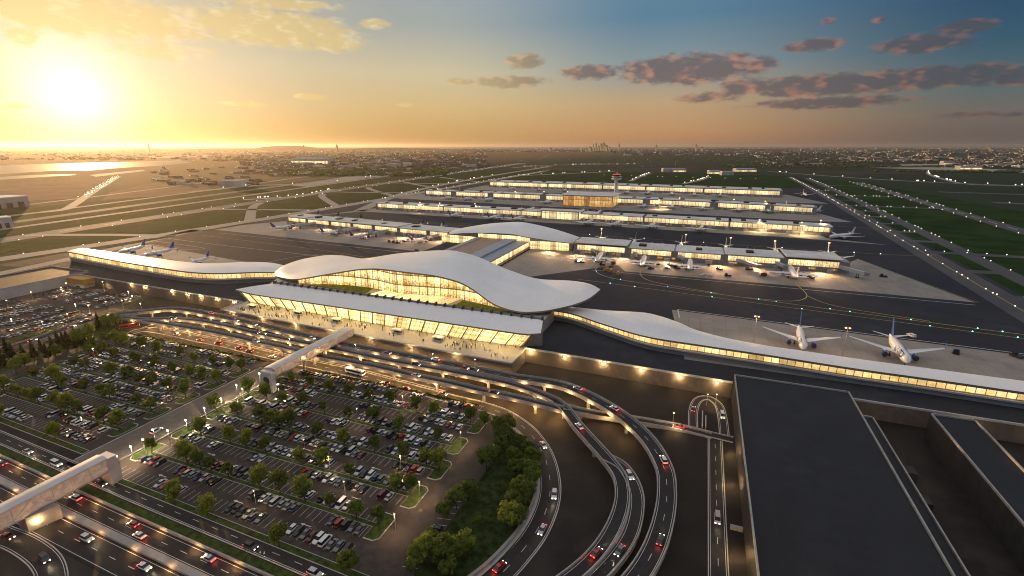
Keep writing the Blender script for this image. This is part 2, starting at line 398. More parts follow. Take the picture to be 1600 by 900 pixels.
# painted guide lines on the apron
b = MB()
def line(pts, w, z=.1, n=6):
    q = smooth([(p[0], p[1], z) for p in pts], n) if len(pts) > 2 else [(p[0], p[1], z) for p in pts]
    b.ribbon(q, -w / 2, w / 2)
line([(-110, 480), (-88, 468), (-86, 440), (-70, 420), (-30, 409), (60, 394), (190, 376), (330, 366)], .7)
line([(-46, 470), (-45, 440), (-30, 418), (20, 402)], .7); line([(81, 458), (84, 420), (70, 400), (40, 398)], .7); line([(84, 420), (100, 398), (150, 384)], .7)
line([(-95, 404), (200, 366), (330, 355)], .5); line(TA, .6); line([(-600, 440), (-420, 425), (-300, 405)], .6)
line([(-500, 640), (140, 620), (240, 640)], .5); line([(-500, 860), (140, 830), (240, 820)], .6)
line([(200, 446), (156, 585)], .35); line([(110, 520), (128, 446)], .5)
struct('guide_line', b, 'yellow_line')
b = MB()
line([(-600, 462), (-285, 444)], .6); line([(-400, 352), (-380, 400), (-300, 400)], .5); line([(-628, 392), (-540, 385), (-520, 378), (-545, 368), (-600, 375)], .5); line([(-628, 410), (-520, 402), (-330, 395)], .6)
line([(-90, 441), (195, 438)], .6); line([(-8, 349), (240, 334)], .6); line([(-8, 349), (-6, 331)], .8)
for TT in (RC, L2):
    q = smooth([(p[0], p[1], .1) for p in TT], 6); n = plen(q)
    for k in range(int(n / 60)):
        p, a = along(q, k * 60); p2, _ = along(q, k * 60 + 30); b.ribbon([p, p2], -.5, .5)
struct('apron_marking', b, 'white_line')
# far land: estuary, hills, far fields
sheet('water', [px_poly([(-60, 261), (72, 256), (160, 254), (282, 250.5), (300, 254), (250, 259), (175, 263), (140, 266), (82, 267), (-60, 276)]), px_poly([(-60, 280), (30, 274.5), (90, 272), (120, 273), (60, 277), (-60, 285)])], 'water', .06)
sheet('soil_field', [px_poly([(172, 300), (262, 281), (300, 290), (340, 296), (270, 305), (160, 312)]), px_poly([(-40, 290), (165, 278), (170, 283), (120, 310), (-40, 318)])], 'field_brown', .04)
sheet('pale_ground', [px_poly([(140, 273.5), (222, 265), (228, 267), (150, 276)]), px_poly([(230, 244), (330, 242), (345, 245), (240, 247)]), px_poly([(1360, 262), (1470, 261), (1600, 266), (1600, 270), (1480, 266)]), px_poly([(1405, 257), (1465, 256), (1465, 258), (1410, 259)]), px_poly([(455, 290), (540, 276), (620, 273), (560, 280), (480, 292)])], 'taxiway', .05)
b = MB()
for px, h, w in ((450, 130, 900), (500, 60, 1500), (360, 55, 1600), (605, 75, 1200), (640, 60, 1300), (560, 40, 1500), (720, 35, 1800), (260, 40, 1500), (1500, 30, 2600), (1150, 40, 1600)):
    c = at(px, 234.5, 0)
    b.ball((c[0], c[1], -10), 1, 0, 24, 10, (w, w, h))
struct('hills', b, 'hill')
# ================================================================ RETAINING WALLS
def rwall(label, pts, cop=True):
    w = thing('retaining_wall', label, 'wall')
    m1 = MB(); q = [(p[0], p[1], 0) for p in pts]
    m1.beam(q, -.02, .5, LOW, -.03); m1.build('wall', 'wall_brown', w)
    m2 = MB(); m2.beam(q, -.15, .6, -.02, .9); m2.build('coping', 'kerb', w)
rwall('long concrete retaining wall with warm lamps between car park and terminal finger', [(-520.5, 255.8), (-311.3, 249.3)])
rwall('concrete wall under the open end of the forecourt', [(-311.2, 249), (-311.2, 231)], )
rwall('concrete wall along the forecourt edge above the viaduct', [(-311, 231.2), (-86, 221.8)])
rwall('short concrete wall closing the forecourt beside the sunken ground', [(-85.8, 222), (-85.8, 244)])
rwall('lamp lit retaining wall between sunken ramps and dark apron', [(-85.6, 243.8), (23.2, 240.6)])
rwall('concrete wall behind the sunken yards by the big flat roof', [(72.4, 242.8), (260, 242.8)])
# forecourt paving
mb = MB(); mb.face([(x, y, .06) for x, y in ((-311, 231.6), (-86, 222.2), (-86, 262), (-311, 262))]); struct('forecourt_pavement', mb, 'plaza_stone')
b = MB(); b.ribbon([(-310, 232.6, .07), (-87, 223.2, .07)], 0, .5); struct('forecourt_kerb_line', b, 'yellow_line')
exec_after = []
# ================================================================ TERMINAL
def interp(tab, x):
    if x <= tab[0][0]: return tab[0][1:]
    for a, b in zip(tab, tab[1:]):
        if x <= b[0]:
            t = (x - a[0]) / (b[0] - a[0]); return tuple(a[k] + (b[k] - a[k]) * t for k in range(1, len(a)))
    return tab[-1][1:]
def soften(pts, n=3, ends=True):
    for _ in range(n):
        pts = [pts[0]] + [tuple((a[k] + 2 * b[k] + c[k]) / 4 for k in range(3)) for a, b, c in zip(pts, pts[1:], pts[2:])] + [pts[-1]]
    return pts
FE = [(430, 431, 293), (445, 435, 284), (460, 437, 278), (500, 430, 275), (560, 420, 275), (590, 419, 275), (620, 423, 275), (680, 430, 275), (720, 440, 275), (745, 455, 275), (765, 472, 275), (785, 481, 275), (815, 488, 276), (850, 486, 280), (880, 480, 286), (900, 475, 291), (925, 465, 301), (938, 452, 318)]
BE = [(430, 425, 304), (435, 417, 312), (470, 405, 330), (510, 398, 336), (540, 399, 337), (565, 405, 337), (620, 396, 338), (680, 391, 340), (710, 391, 340), (745, 400, 340), (790, 420, 338), (830, 434, 336), (850, 437, 335), (890, 438, 332), (925, 443, 327), (938, 452, 319)]
NX = 64
fr, bk = [], []
for i in range(NX + 1):
    px = 430 + 508 * i / NX
    if i == 0: px = 430.01
    y, Y = interp(FE, px); fr.append(onY(px, y, Y)); y, Y = interp(BE, px); bk.append(onY(px, y, Y))
fr, bk = soften(fr, 2), soften(bk, 2)
def shell_grid(fr, bk, nt, camber, dz=0.0, grow=0.0):
    rows = []
    for j in range(nt + 1):
        t = j / nt
        rows.append([(a[0] + (b[0] - a[0]) * t, a[1] + (b[1] - a[1]) * t, a[2] + (b[2] - a[2]) * t + camber * 4 * t * (1 - t) * min(1, hypot(a[0] - b[0], a[1] - b[1]) / 30) + dz) for a, b in zip(fr, bk)])
    return rows
def shell(name, fr, bk, parent, camber, thick, nt=10, m='white_roof'):
    top = shell_grid(fr, bk, nt, camber); bot = shell_grid(fr, bk, nt, camber, -thick)
    b = MB(); b.grid(top); r = b.build(name, m, parent, smooth=True)
    b = MB(); b.grid([row[::-1] for row in bot]); b.build('soffit', 'wall_pale', parent, smooth=True)
    b = MB()
    ring_t = top[0] + [r_[-1] for r_ in top[1:]] + top[-1][::-1][1:] + [r_[0] for r_ in top[::-1][1:]]
    ring_b = bot[0] + [r_[-1] for r_ in bot[1:]] + bot[-1][::-1][1:] + [r_[0] for r_ in bot[::-1][1:]]
    for k in range(len(ring_t) - 1): b.face([ring_b[k], ring_b[k + 1], ring_t[k + 1], ring_t[k]])
    b.build('fascia', 'column_steel', parent)
    return [p for row in bot for p in row]
hall = thing('terminal_hall', 'main terminal hall with sweeping white wave roof and glowing glass front', 'terminal', (0, 0, 0))
under = shell('wave_roof', fr, bk, hall, 2.0, 1.1)
def zroof(cloud, x, y):
    best = sorted(cloud, key=lambda p: (p[0] - x) ** 2 + (p[1] - y) ** 2)[:4]
    w = [1 / ((p[0] - x) ** 2 + (p[1] - y) ** 2 + .5) for p in best]
    return sum(p[2] * k for p, k in zip(best, w)) / sum(w)
POD = 8.0
base = smooth([(p[0], p[1], POD) for p in ((-289, 283), (-270, 288), (-250, 292.5), (-222, 292), (-200, 287), (-171, 290), (-150, 291), (-128, 286), (-112, 282))], 10)
b = MB(); fm = MB(); u = 0; L, N = normals(base); acc = 0
for i in range(len(base) - 1):
    p, q = base[i], base[i + 1]
    z0, z1 = zroof(under, p[0], p[1]), zroof(under, q[0], q[1])
    z0, z1 = max(POD + .3, z0 + .3), max(POD + .3, z1 + .3)
    u = b.wall(p, q, POD, POD, 0, u, z1b=z1) if False else b.wall(p, q, POD, z0, 0, u, z0b=POD, z1b=z1)
    if L[i] >= acc:
        acc = L[i] + 4.6; w = .5 if int(L[i] / 4.6) % 7 == 3 else .16
        fm.box(p[0] - w / 2, p[0] + w / 2, p[1] - .55, p[1] - .15, POD, z0)
    if min(z0, z1) > POD + 8.2: fm.beam([(p[0], p[1] - .3, POD + 7.3), (q[0], q[1] - .3, POD + 7.3)], -.1, .15, -.2, .2)
    if min(z0, z1) > POD + 16: fm.beam([(p[0], p[1] - .3, POD + 15), (q[0], q[1] - .3, POD + 15)], -.1, .15, -.12, .12)
b.build('glass_front', 'glass_hall', hall); fm.build('glazing_frame', 'mullion', hall)
b = MB(); b.prism([(-300, 254.5), (-84, 251), (-84, 300), (-92, 326), (-330, 326), (-318, 290)], 0.05, POD, 0, 1); b.build('podium', ['plaza_stone', 'wall_grey'], hall)
b = MB(); bw = [(-335, 312), (-300, 320), (-250, 322), (-190, 323), (-130, 321), (-85, 315)]; u = 0
bw = [along([(x_, y_, 0) for x_, y_ in bw], k * 6.5)[0][:2] for k in range(40)]
for p, q in zip(bw[::-1], bw[::-1][1:]): u = b.wall(p, q, .1, zroof(under, *p) - .25, 0, u, z1b=zroof(under, *q) - .25)
b.build('rear_wall', 'wall_grey', hall)
# sloping glazed strip between the two roof lawns
b = MB(); g = [p for p in base if -214 <= p[0] <= -150]
fl = [(-226 + (p[0] + 214) * 1.03, 257.5, POD + .25) for p in g]
for k in range(len(g) - 1): b.face([fl[k], fl[k + 1], (g[k + 1][0], g[k + 1][1] - .2, POD + 1.2), (g[k][0], g[k][1] - .2, POD + 1.2)], 0, [(fl[k][0], 0), (fl[k + 1][0], 0), (fl[k + 1][0], 9), (fl[k][0], 9)])
b.build('skylight', 'glass_band', hall)
for pts, lab in (([(470, 444.5), (500, 446), (545, 445.5), (584, 450.5), (571, 459)], 'a'), ([(722, 470), (785, 482.5), (826, 494), (800, 492), (708, 479)], 'b')):
    bb = MB(); bb.face([(p[0], p[1], POD + .12) for p in px_poly(pts, POD)]); bb.build('roof_lawn', 'lawn', hall)
# entrance canopy building along the forecourt
can = thing('entrance_canopy', 'long low entrance building with flat grey white roof over leaning columns', 'canopy building')
cf, cb = [], []
for i in range(41):
    t = i / 40; x = -298 + 223.5 * t
    lift = 1.6 * max(0, 1 - t / .1) ** 2; rr = max(0, (t - .955) / .045)
    cf.append((x, 234.9 - 2.7 * t + 4.5 * rr * rr, 14 + lift)); xb = -284 + 206 * t
    cb.append((xb, 255.3 - 3.5 * t, 16))
shell('canopy_roof', cf, cb, can, .5, .9, 6)
pb = [(387, 472), (480, 488.5), (536, 498), (606, 510), (710, 528), (778, 538), (812, 542)]
fb_ = [at(*p, .06) for p in pb]; tops = [(cf[0][0] + .5, 236.4, 13.2)]
ends = [(369, 458), (468, 472)]
b = MB(); cm = MB(); u = 0
NB = 46
def cb_pt(t): x = -306.5 + 217 * t; Y = interp([(p[0], p[1]) for p in fb_], x)[0]; return (x, Y, .07)
def ct_pt(t): x = -297 + 218 * t; return (x, 236.2 - 2.6 * t + 3.2 * max(0, (t - .95) / .05), 13.25 + 1.5 * max(0, 1 - t / .1) ** 2)
for k in range(NB):
    p0, p1, q0, q1 = cb_pt(k / NB), cb_pt((k + 1) / NB), ct_pt(k / NB), ct_pt((k + 1) / NB)
    back = lambda p, d: (p[0], p[1] + d, p[2])
    b.face([back(p0, .9), back(p1, .9), back(q1, .9), back(q0, .9)], 0, [(u, 0), (u + 4.7, 0), (u + 4.7, 15), (u, 15)]); u += 4.7
b.build('glass_front', 'glass_canopy', can)
for k in range(0, NB + 1, 2):
    c = MB(); c.cyl(cb_pt(k / NB), ct_pt(k / NB), .42, .3, 8); c.build('column', 'column_steel', can)
for s_ in (0, 1):
    b = MB(); p, q = cb_pt(s_), ct_pt(s_); bx = cb[0] if s_ == 0 else cb[-1]
    poly = [(p[0], p[1] + 1, .07), (bx[0], bx[1] - .5, .07), (bx[0], bx[1] - .5, 15), (q[0], q[1] + 1, q[2])]
    b.face(poly if s_ else poly[::-1], 0, [(0, 0), (12, 0), (12, 14), (0, 14)]); b.build('end_wall', 'wall_grey', can)
gl = MB()
for k in range(33):
    fn = MB(); t = k / 32; x = -283.5 + 205 * t; y = 255.6 - 3.5 * t
    fn.box(x - .35, x + .35, y - 1.2, y + 1.6, 14.5, 18); fn.build('roof_fin', 'dark_steel', can)
gl.beam([(-283.5, 256.2, 16), (-78.5, 252.7, 16)], -.1, .1, -1.4, 1.1)
gl.build('clerestory', 'blue_roof', can)
for k in range(14): p = ct_pt((k + .5) / 14); lamp('SPOT', (p[0], p[1] + 1.2, 12.2), 4200, (1, .68, .3), .6, (0, 0, 0), 2.2, .8)  # added warm spots under the canopy edge to gild the forecourt, no fittings
# long low arms of the terminal
def arm(name, label, front, back, zr, wz0, wz1, over=1.6, n=8, m='white_roof', glass='glass_band', cam=.8, wcut=None):
    t = thing(name, label, 'terminal wing')
    f = smooth([(p[0], p[1], 0) for p in front], n); k = smooth([(p[0], p[1], 0) for p in back], n)
    Lf, Nf = normals(f)
    zf = lambda i, tab: interp(tab, f[i][0])[0] if isinstance(tab, list) else tab
    frr = [(p[0] + Nf[i][0] * -over, p[1] + Nf[i][1] * -over, zf(i, zr)) for i, p in enumerate(f)]
    lk = plen(k); kk = []
    for i in range(len(f)):
        p, _ = along(k, lk * Lf[i] / Lf[-1]); kk.append((p[0], p[1], zf(i, zr) + .3))
    shell('wave_roof', frr, kk, t, cam, .9, 4, m)
    w1, w2, w3 = MB(), MB(), MB(); u = 0
    for i in range(len(f) - 1):
        a, c = f[i], f[i + 1]
        z0, z1 = zf(i, zr), zf(i + 1, zr)
        w1.wall(a, c, .03, wz0, 0, u)
        on = wcut is None or wcut(f[i][0])
        (w2 if on else w1).wall(a, c, wz0, wz1, 0, u)
        u = w3.wall(a, c, wz1, z0 - .5, 0, u, z0b=wz1, z1b=z1 - .5)
    w1.build('podium_wall', 'wall_grey', t); w2.build('window_band', glass, t); w3.build('upper_wall', 'wall_pale', t)
    w4 = MB(); fr_ = MB()
    w4.beam([(p[0] + Nf[i][0] * -.0, p[1], 0) for i, p in enumerate(f)], -1.2, -.02, wz0 - .9, wz0 - .1); w4.build('ledge', 'wall_pale', t)
    r = MB(); u = 0
    for a, c in zip(kk[::-1], kk[::-1][1:]): u = r.wall((a[0], a[1] - .8), (c[0], c[1] - .8), .03, a[2] - .7, 0, u, z1b=c[2] - .7)
    r.wall((f[-1][0], f[-1][1]), (kk[-1][0], kk[-1][1] - .8), .03, kk[-1][2] - .8); r.wall((kk[0][0], kk[0][1] - .8), (f[0][0], f[0][1]), .03, kk[0][2] - .8)
    r.build('rear_wall', 'wall_grey', t); return t
arm('terminal_wing', 'undulating white roofed arm with ribbon window facing the sunken ramps', [(-92, 296), (-72, 294.5), (-46, 281), (-20, 269), (10, 266.5), (41, 265), (76, 262.5), (109, 262), (143, 261), (185, 261), (240, 260)],
    [(-78, 305), (-52, 306), (-30, 310), (-19, 307), (-5, 297), (4, 287.5), (21, 280), (41, 276), (60, 275), (84, 273.5), (110, 273), (145, 272.5), (185, 272), (240, 271)], [(-92, 7.5), (-50, 7.6), (-10, 8.4), (240, 8.6)], 3.6, 6.7, 1.5)
arm('terminal_wing', 'low white roofed finger with lit ribbon window beside the blue tailed jets', [(-592, 288.5), (-540, 283.5), (-489, 279), (-440, 276), (-400, 275), (-372, 281), (-350, 294), (-322, 306)],
    [(-594, 302), (-540, 300), (-480, 298), (-430, 297), (-405, 303), (-385, 317), (-360, 324), (-330, 318)], [(-592, 10), (-420, 10), (-350, 9.5), (-322, 9)], 4.2, 8.2, 1.4)
# connecting block between the hall and the second concourse
con = thing('link_building', 'flat topped link block with ribbed brown roof between hall and concourse', 'building')
b = MB(); b.box(-240, -177, 338, 507, .05, 8.2); b.build('base_block', 'wall_grey', con)
b = MB(); b.box(-239, -233, 338, 508, 8.3, 10.6); b.build('grey_roof_strip', 'blue_roof', con)
b = MB(); b.box(-232.9, -204, 338, 508, 8.3, 10); b.build('ribbed_roof', 'ribbed_roof', con)
b = MB(); b.box(-203.9, -190, 338, 506, 8.3, 11.2); b.build('grey_roof_strip', 'blue_roof', con)
b = MB(); b.box(-189.9, -177, 338, 506, 8.3, 9.4); b.build('grey_roof_strip', 'blue_roof', con)
b = MB(); b.wall((-176.8, 338), (-176.8, 512), 2.4, 8, 0); b.build('glass_side', 'glass_pier', con)
b = MB(); b.box(-176.7, -174.6, 338, 512, 1.2, 2.2); b.build('ledge', 'dark_steel', con)
b = MB(); b.box(-252, -240.2, 380, 396, .05, 9); b.box(-250, -243, 383, 393, 9, 14); b.ball((-246.5, 388, 16.5), 2.6, 0, 10, 6); b.cyl((-246.5, 388, 14), (-246.5, 388, 16), 1, 1); b.build('radar_pod', 'dark_steel', con)
# hub of the second concourse under its own vault
hub = thing('concourse_hub', 'smaller white vaulted roof over the concourse junction behind the main hall', 'terminal')
HF = [(640 + 62, 366), (730, 364), (765, 364), (800, 366), (822, 370), (860, 376), (895, 380)]
HB = [(702, 363), (720, 357), (760, 350), (795, 347.2), (820, 347.5), (865, 357.5), (907, 371)]
hf = [onY(x, y, 506 + 6 * (1 - abs(i - 3) / 3) * 0) for i, (x, y) in enumerate(HF)]
hb = [onY(x, y, 508 + 42 * sin(pi * min(1, (i + .35) / 6.2))) for i, (x, y) in enumerate(HB)]
hu = shell('vault_roof', smooth(hf, 6), smooth(hb, 6), hub, 2.5, .9, 8)
b = MB(); u = b.wall((-176, 511), (-132, 516), .1, 4, 1); b.wall((-176, 510.9), (-132, 515.9), 4, 9.5, 0); b.wall((-132, 516), (-128, 540), .1, 11, 1)
b.wall((-290, 514), (-240, 511), .1, 9.5, 0); b.wall((-240, 511.5), (-176, 511.5), 8, 14.0, 0)
b.build('glass_front', ['glass_pier', 'glass_pier'], hub)
b = MB(); b.box(-285, -128, 517, 540, .05, 8); b.build('core_block', 'wall_grey', hub)
# ================================================================ CONCOURSES (piers)
def pier(label, pts, depth, segs, z_w0=4.2, z_w1=9.2, z_r=11, glass='glass_pier', roofm='grey_roof', gap=5, over=3):
    """pts: front line; segs: list of (s0, s1, extra height) window bays along it"""
    t = thing('concourse', label, 'concourse')
    q = [(p[0], p[1], 0) for p in pts]; L, N = normals(q); tot = L[-1]
    b = MB(); b.beam(q, .0, depth, .04, z_w0); b.build('lower_wall', 'wall_grey', t)
    b = MB(); b.beam(q, .6, depth - .6, z_w0 + .01, z_r - .7); b.build('upper_wall', 'wall_grey', t)
    for s0, s1, h in segs:
        w = MB(); n = max(1, int((s1 - s0) / 40)); u = s0
        for k in range(n):
            a, _ = along(q, s0 + (s1 - s0) * k / n); c, _ = along(q, s0 + (s1 - s0) * (k + 1) / n)
            u = w.wall((a[0], a[1] + .35), (c[0], c[1] + .35), z_w0 + .05, z_w1 + h * .3, 0, u)
        w.build('window', glass, t)
        rf = MB(); a, _ = along(q, max(0, s0 - gap * .52)); c, _ = along(q, min(tot, s1 + gap * .52))
        rf.beam([a, c], -over, depth + 2, z_r - .6 + h, z_r + h); rf.build('roof', roofm, t)
    # gate rooms and doors at apron level
    s = 8
    while s < tot - 10:
        b = MB(); a, _ = along(q, s); w = R.uniform(3, 7); b.box(a[0], a[0] + w, a[1] - R.uniform(1.5, 4), a[1] + .02, .05, R.uniform(2.6, 3.8)); s += R.uniform(14, 30)
        b.build('gate_room', 'wall_pale', t)
    s = 12
    while s < tot - 10:
        b = MB(); a, _ = along(q, s); b.wall((a[0], a[1] - .06), (a[0] + R.uniform(3, 8), a[1] - .06), 1, 3.4, 0, s); s += R.uniform(14, 30); b.build('apron_door', 'glass_amber', t)
    s = 15
    while s < tot - 15:
        b = MB(); a, _ = along(q, s); b.box(a[0], a[0] + R.uniform(4, 9), a[1] + depth * .3, a[1] + depth * .6, z_r + .02, z_r + R.uniform(1, 2.2)); s += R.uniform(25, 60)
        b.build('roof_plant', 'concrete_dark', t)
    return t
def bays(tot, mn, mx, gap, hs=(0,), s=4):
    out = []
    while s < tot - mn * .7:
        e = min(tot - 3, s + R.uniform(mn, mx)); out.append((s, e, R.choice(hs))); s = e + gap
    return out
pier('second concourse wing with stepped grey roof and four blue tailed jets in front', [(-577, 558), (-430, 539), (-284, 524)], 28, bays(294, 30, 44, 6, (0, 0, .8)))
pier('second concourse wing with white jets nosed in on amber lit stands', [(-124, 507), (0, 508), (132, 512)], 30, bays(256, 38, 52, 7, (0, .4, 1.8)))
pier('third concourse in a single long glowing band behind the vaulted hub', [(-556, 748), (-198, 742), (15, 737), (162, 731)], 26, bays(718, 80, 150, 2, (0, 0, .7)), 4, 10.5, 12.2, 'glass_far')
pier('fourth concourse with amber cube shaped lounge block at its middle', [(-604, 1000), (-240, 986), (-6, 978), (182, 950)], 30, bays(785, 60, 120, 14, (0, .6)), 4, 11.5, 13.5, 'glass_far')
pier('farthest concourse crossing behind the control tower', [(-568, 1290), (-213, 1285), (168, 1256)], 60, bays(735, 90, 170, 4), 4.5, 13.5, 16, 'glass_far')
def lounge(label, x0, x1, y0, y1, h, glass, n):
    t = thing('lounge_block', label, 'building')
    b = MB(); b.box(x0, x1, y0, y1, .05, h - 1.2, 0); b.build('wall', 'wall_pale', t)
    b = MB(); b.wall((x0 + 1, y0 - .1), (x1 - 1, y0 - .1), 3, h - 2.5, 0); b.wall((x1 + .1, y0 + 1), (x1 + .1, y1 - 1), 3, h - 2.5, 0); b.build('window', glass, t)
    b = MB(); b.box(x0 - 4, x1 + 5, y0 - 5, y1 + 4, h - 1.1, h); b.build('roof', 'grey_roof', t)
lounge('large amber glass cube lounge under a wide flat roof by fourth concourse', -246, -152, 905, 975, 24, 'glass_amber', 5)
lounge('raised glass lounge under flat roof breaking the third concourse', -232, -172, 728, 741, 17, 'glass_far', 3)
# control tower
tw = thing('control_tower', 'white airport control tower with red lit crown above farthest concourse', 'control tower', (-195, 1200, 0))
b = MB(); b.cyl((0, 0, 0.05), (0, 0, 33), 4.6, 3.8, 14); b.build('shaft', 'plane_white', tw)
b = MB(); b.cyl((0, 0, 33), (0, 0, 36), 4, 11.5, 18); b.cyl((0, 0, 36), (0, 0, 38), 12, 12, 18); b.build('gallery', 'plane_white', tw)
b = MB(); b.cyl((0, 0, 38), (0, 0, 41), 8, 8, 18); b.build('equipment_floor', 'wall_grey', tw)
b = MB(); b.cyl((0, 0, 41), (0, 0, 42.4), 11.5, 11.5, 18); b.build('balcony', 'plane_white', tw)
b = MB(); b.cyl((0, 0, 42.4), (0, 0, 46.5), 8, 9.6, 18); b.build('cab_glass', 'plane_glass', tw)
b = MB(); b.cyl((0, 0, 46.5), (0, 0, 47.6), 10, 9, 18); b.build('cab_roof', 'tower_red', tw)
b = MB(); b.cyl((0, 0, 48), (0, 0, 55), .5, .2, 6); b.cyl((2, 1, 48), (2, 1, 52), .4, .2, 6); b.build('antenna', 'plane_white', tw)
# ================================================================ BIG BUILDINGS OF THE ROADSIDE
def flat_block(name, label, x0, x1, y0, y1, z1, z0=LOW, m='dark_roof', wm='concrete_dark', cat='building', par=.5):
    t = thing(name, label, cat)
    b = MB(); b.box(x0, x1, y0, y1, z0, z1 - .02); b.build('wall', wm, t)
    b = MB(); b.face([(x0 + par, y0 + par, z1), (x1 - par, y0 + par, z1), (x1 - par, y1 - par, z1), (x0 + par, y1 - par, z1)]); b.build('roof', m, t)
    b = MB(); ring = [(x0, y0, z1), (x1, y0, z1), (x1, y1, z1), (x0, y1, z1)]
    for a, c in ((0, 1), (1, 2), (2, 3), (3, 0)):
        p, q = ring[a], ring[c]; d = (q[0] - p[0], q[1] - p[1]); l = hypot(*d); ext = .001
        b.beam([p, q], 0, par, -.015, .75)
    b.build('parapet', 'parapet', t); return t
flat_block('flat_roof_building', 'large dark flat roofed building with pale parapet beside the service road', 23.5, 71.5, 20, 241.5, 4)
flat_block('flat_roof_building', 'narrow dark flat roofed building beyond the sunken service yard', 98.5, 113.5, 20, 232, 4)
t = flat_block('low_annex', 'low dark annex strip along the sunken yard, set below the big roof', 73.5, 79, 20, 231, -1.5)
for y_, x_, z_ in ((196, 84.5, -4), (180, 84, -5)): b = MB(); b.box(79.1, x_, y_, y_ + 5, LOW, z_); b.build('loading_dock', 'concrete_dark', t)
for x, y, e in ((82, 229, 500), (84, 212, 350), (81, 189, 250), (118, 236, 600), (140, 238, 500)): lamp('POINT', (x, y, -2.5), e, WARM, .3)
t = flat_block('cargo_building', 'wide mauve grey cargo building with flat roof next to the hillside car lot', -577, -520.9, 190, 265.5, .6, m='dark_roof', wm='wall_pale')
t2 = thing('gate_house', 'small gate house with ochre band above white wall by cargo building', 'building')
b = MB(); b.box(-520.3, -497, 247, 255.4, LOW, -5); b.build('wall', 'far_pale', t2); b = MB(); b.box(-520.3, -496, 246.8, 255.5, -4.99, -.2); b.build('ochre_band', 'orange_wall', t2)
def warehouse(label, pts_px, h):
    t = thing('warehouse', label, 'warehouse'); (x0, y0, _), (x1, y1, _) = at(*pts_px[0]), at(*pts_px[1])
    d = hypot(x1 - x0, y1 - y0); nx, ny = -(y1 - y0) / d, (x1 - x0) / d; w = d * .5
    base_ = [(x0, y0), (x1, y1), (x1 + nx * w, y1 + ny * w), (x0 + nx * w, y0 + ny * w)]
    b = MB(); b.prism(base_, .02, h); b.build('wall', 'far_pale', t)
    b = MB(); b.prism([(p[0] * 1.0, p[1]) for p in base_], h + .01, h + 1.2); b.build('roof', 'white_roof', t)
    b = MB()
    for k in range(5):
        a = (x0 + (x1 - x0) * (.1 + .18 * k), y0 + (y1 - y0) * (.1 + .18 * k)); c = (x0 + (x1 - x0) * (.2 + .18 * k), y0 + (y1 - y0) * (.2 + .18 * k)); b.wall((a[0] - nx * .1, a[1] - ny * .1), (c[0] - nx * .1, c[1] - ny * .1), .1, h * .5)
    b.build('door', 'concrete_dark', t)
warehouse('long white warehouse near the curving far road, golden in the low sun', [(-60, 333), (47, 322)], 19)
warehouse('smaller white warehouse close to the first runway', [(-50, 362), (22, 355)], 14)
# ================================================================ ROADS
def path_px(pts, n=7):
    return smooth([at(*p) for p in pts], n)
def dashes(b, q, off, dz, step=9, ln=3, w=.16, mi=0):
    L, N = normals(q); tot = L[-1]; s = 2
    while s < tot - ln:
        p, a = along(q, s); p2, _ = along(q, s + ln)
        nx, ny = -sin(a), cos(a)
        b.ribbon([(p[0] + nx * off, p[1] + ny * off, p[2]), (p2[0] + nx * off, p2[1] + ny * off, p2[2])], -w / 2, w / 2, dz); s += step
def viaduct(label, q, w, lanes=2, cols=26, col_r=.75, deck=1.1, ground=LOW, col0=8):
    t = thing('viaduct', label, 'viaduct'); h = w / 2
    b = MB(); b.beam(q, -h - .3, h + .3, -deck, -.03); b.build('deck', 'concrete', t)
    b = MB(); b.ribbon(q, -h + .05, h - .05, .0); b.build('roadway', 'asphalt_road', t)
    for s_ in (-1, 1):
        b = MB(); o = sorted((s_ * h, s_ * (h + .34))); b.beam(q, o[0], o[1], -deck - .1, .8); b.build('parapet', 'parapet', t)
    b = MB()
    for k in range(1, lanes): dashes(b, q, -h + w * k / lanes, .02)
    for s_ in (-1, 1): b.ribbon(q, s_ * (h - .5) - .08, s_ * (h - .5) + .08, .018)
    b.build('lane_marking', 'white_line', t)
    tot = plen(q); s = col0
    while s < tot:
        p, a = along(q, s)
        if p[2] - ground > 2.2:
            c = MB(); c.cyl((p[0], p[1], ground), (p[0], p[1], p[2] - deck - 1), col_r, col_r, 10)
            nx, ny = -sin(a), cos(a)
            c.beam([(p[0] - nx * h * .8, p[1] - ny * h * .8, p[2]), (p[0] + nx * h * .8, p[1] + ny * h * .8, p[2])], -.7, .7, -deck - 1.0, -deck - .02); c.build('pier', 'concrete', t)
        s += cols
    return t
def groundroad(name, q, w, lanes=2, kerb=True, m='asphalt_road', dash=True, edge=True, dz=.03):
    b = MB(); b.ribbon(q, -w / 2, w / 2, dz); r = struct(name, b, m)
    if kerb:
        b = MB()
        for s_ in (-1, 1): o = sorted((s_ * w / 2, s_ * (w / 2 + .3))); b.beam(q, o[0], o[1], 0, .16)
        struct(name + '_kerb', b, 'kerb')
    b = MB()
    if dash:
        for k in range(1, lanes): dashes(b, q, -w / 2 + w * k / lanes, dz + .02)
    if edge:
        for s_ in (-1, 1): b.ribbon(q, s_ * (w / 2 - .45) - .07, s_ * (w / 2 - .45) + .07, dz + .02)
    if b.f: struct(name + '_marking', b, 'white_line')
    return r
ZV = -1.6
V1 = path_px([(215, 488, ZV), (240, 485, ZV), (268, 483, ZV), (300, 486, ZV), (340, 494, ZV), (400, 507, ZV), (480, 526, ZV), (550, 541, ZV), (600, 550, ZV), (650, 559, ZV), (700, 569, ZV), (750, 579, ZV), (800, 589, ZV), (870, 600, ZV), (912, 615, ZV), (965, 645, ZV), (1008, 682, ZV), (1036, 727, ZV), (1042, 768, ZV), (1036, 815, ZV), (1018, 866, ZV), (985, 915, ZV), (930, 965, ZV)])
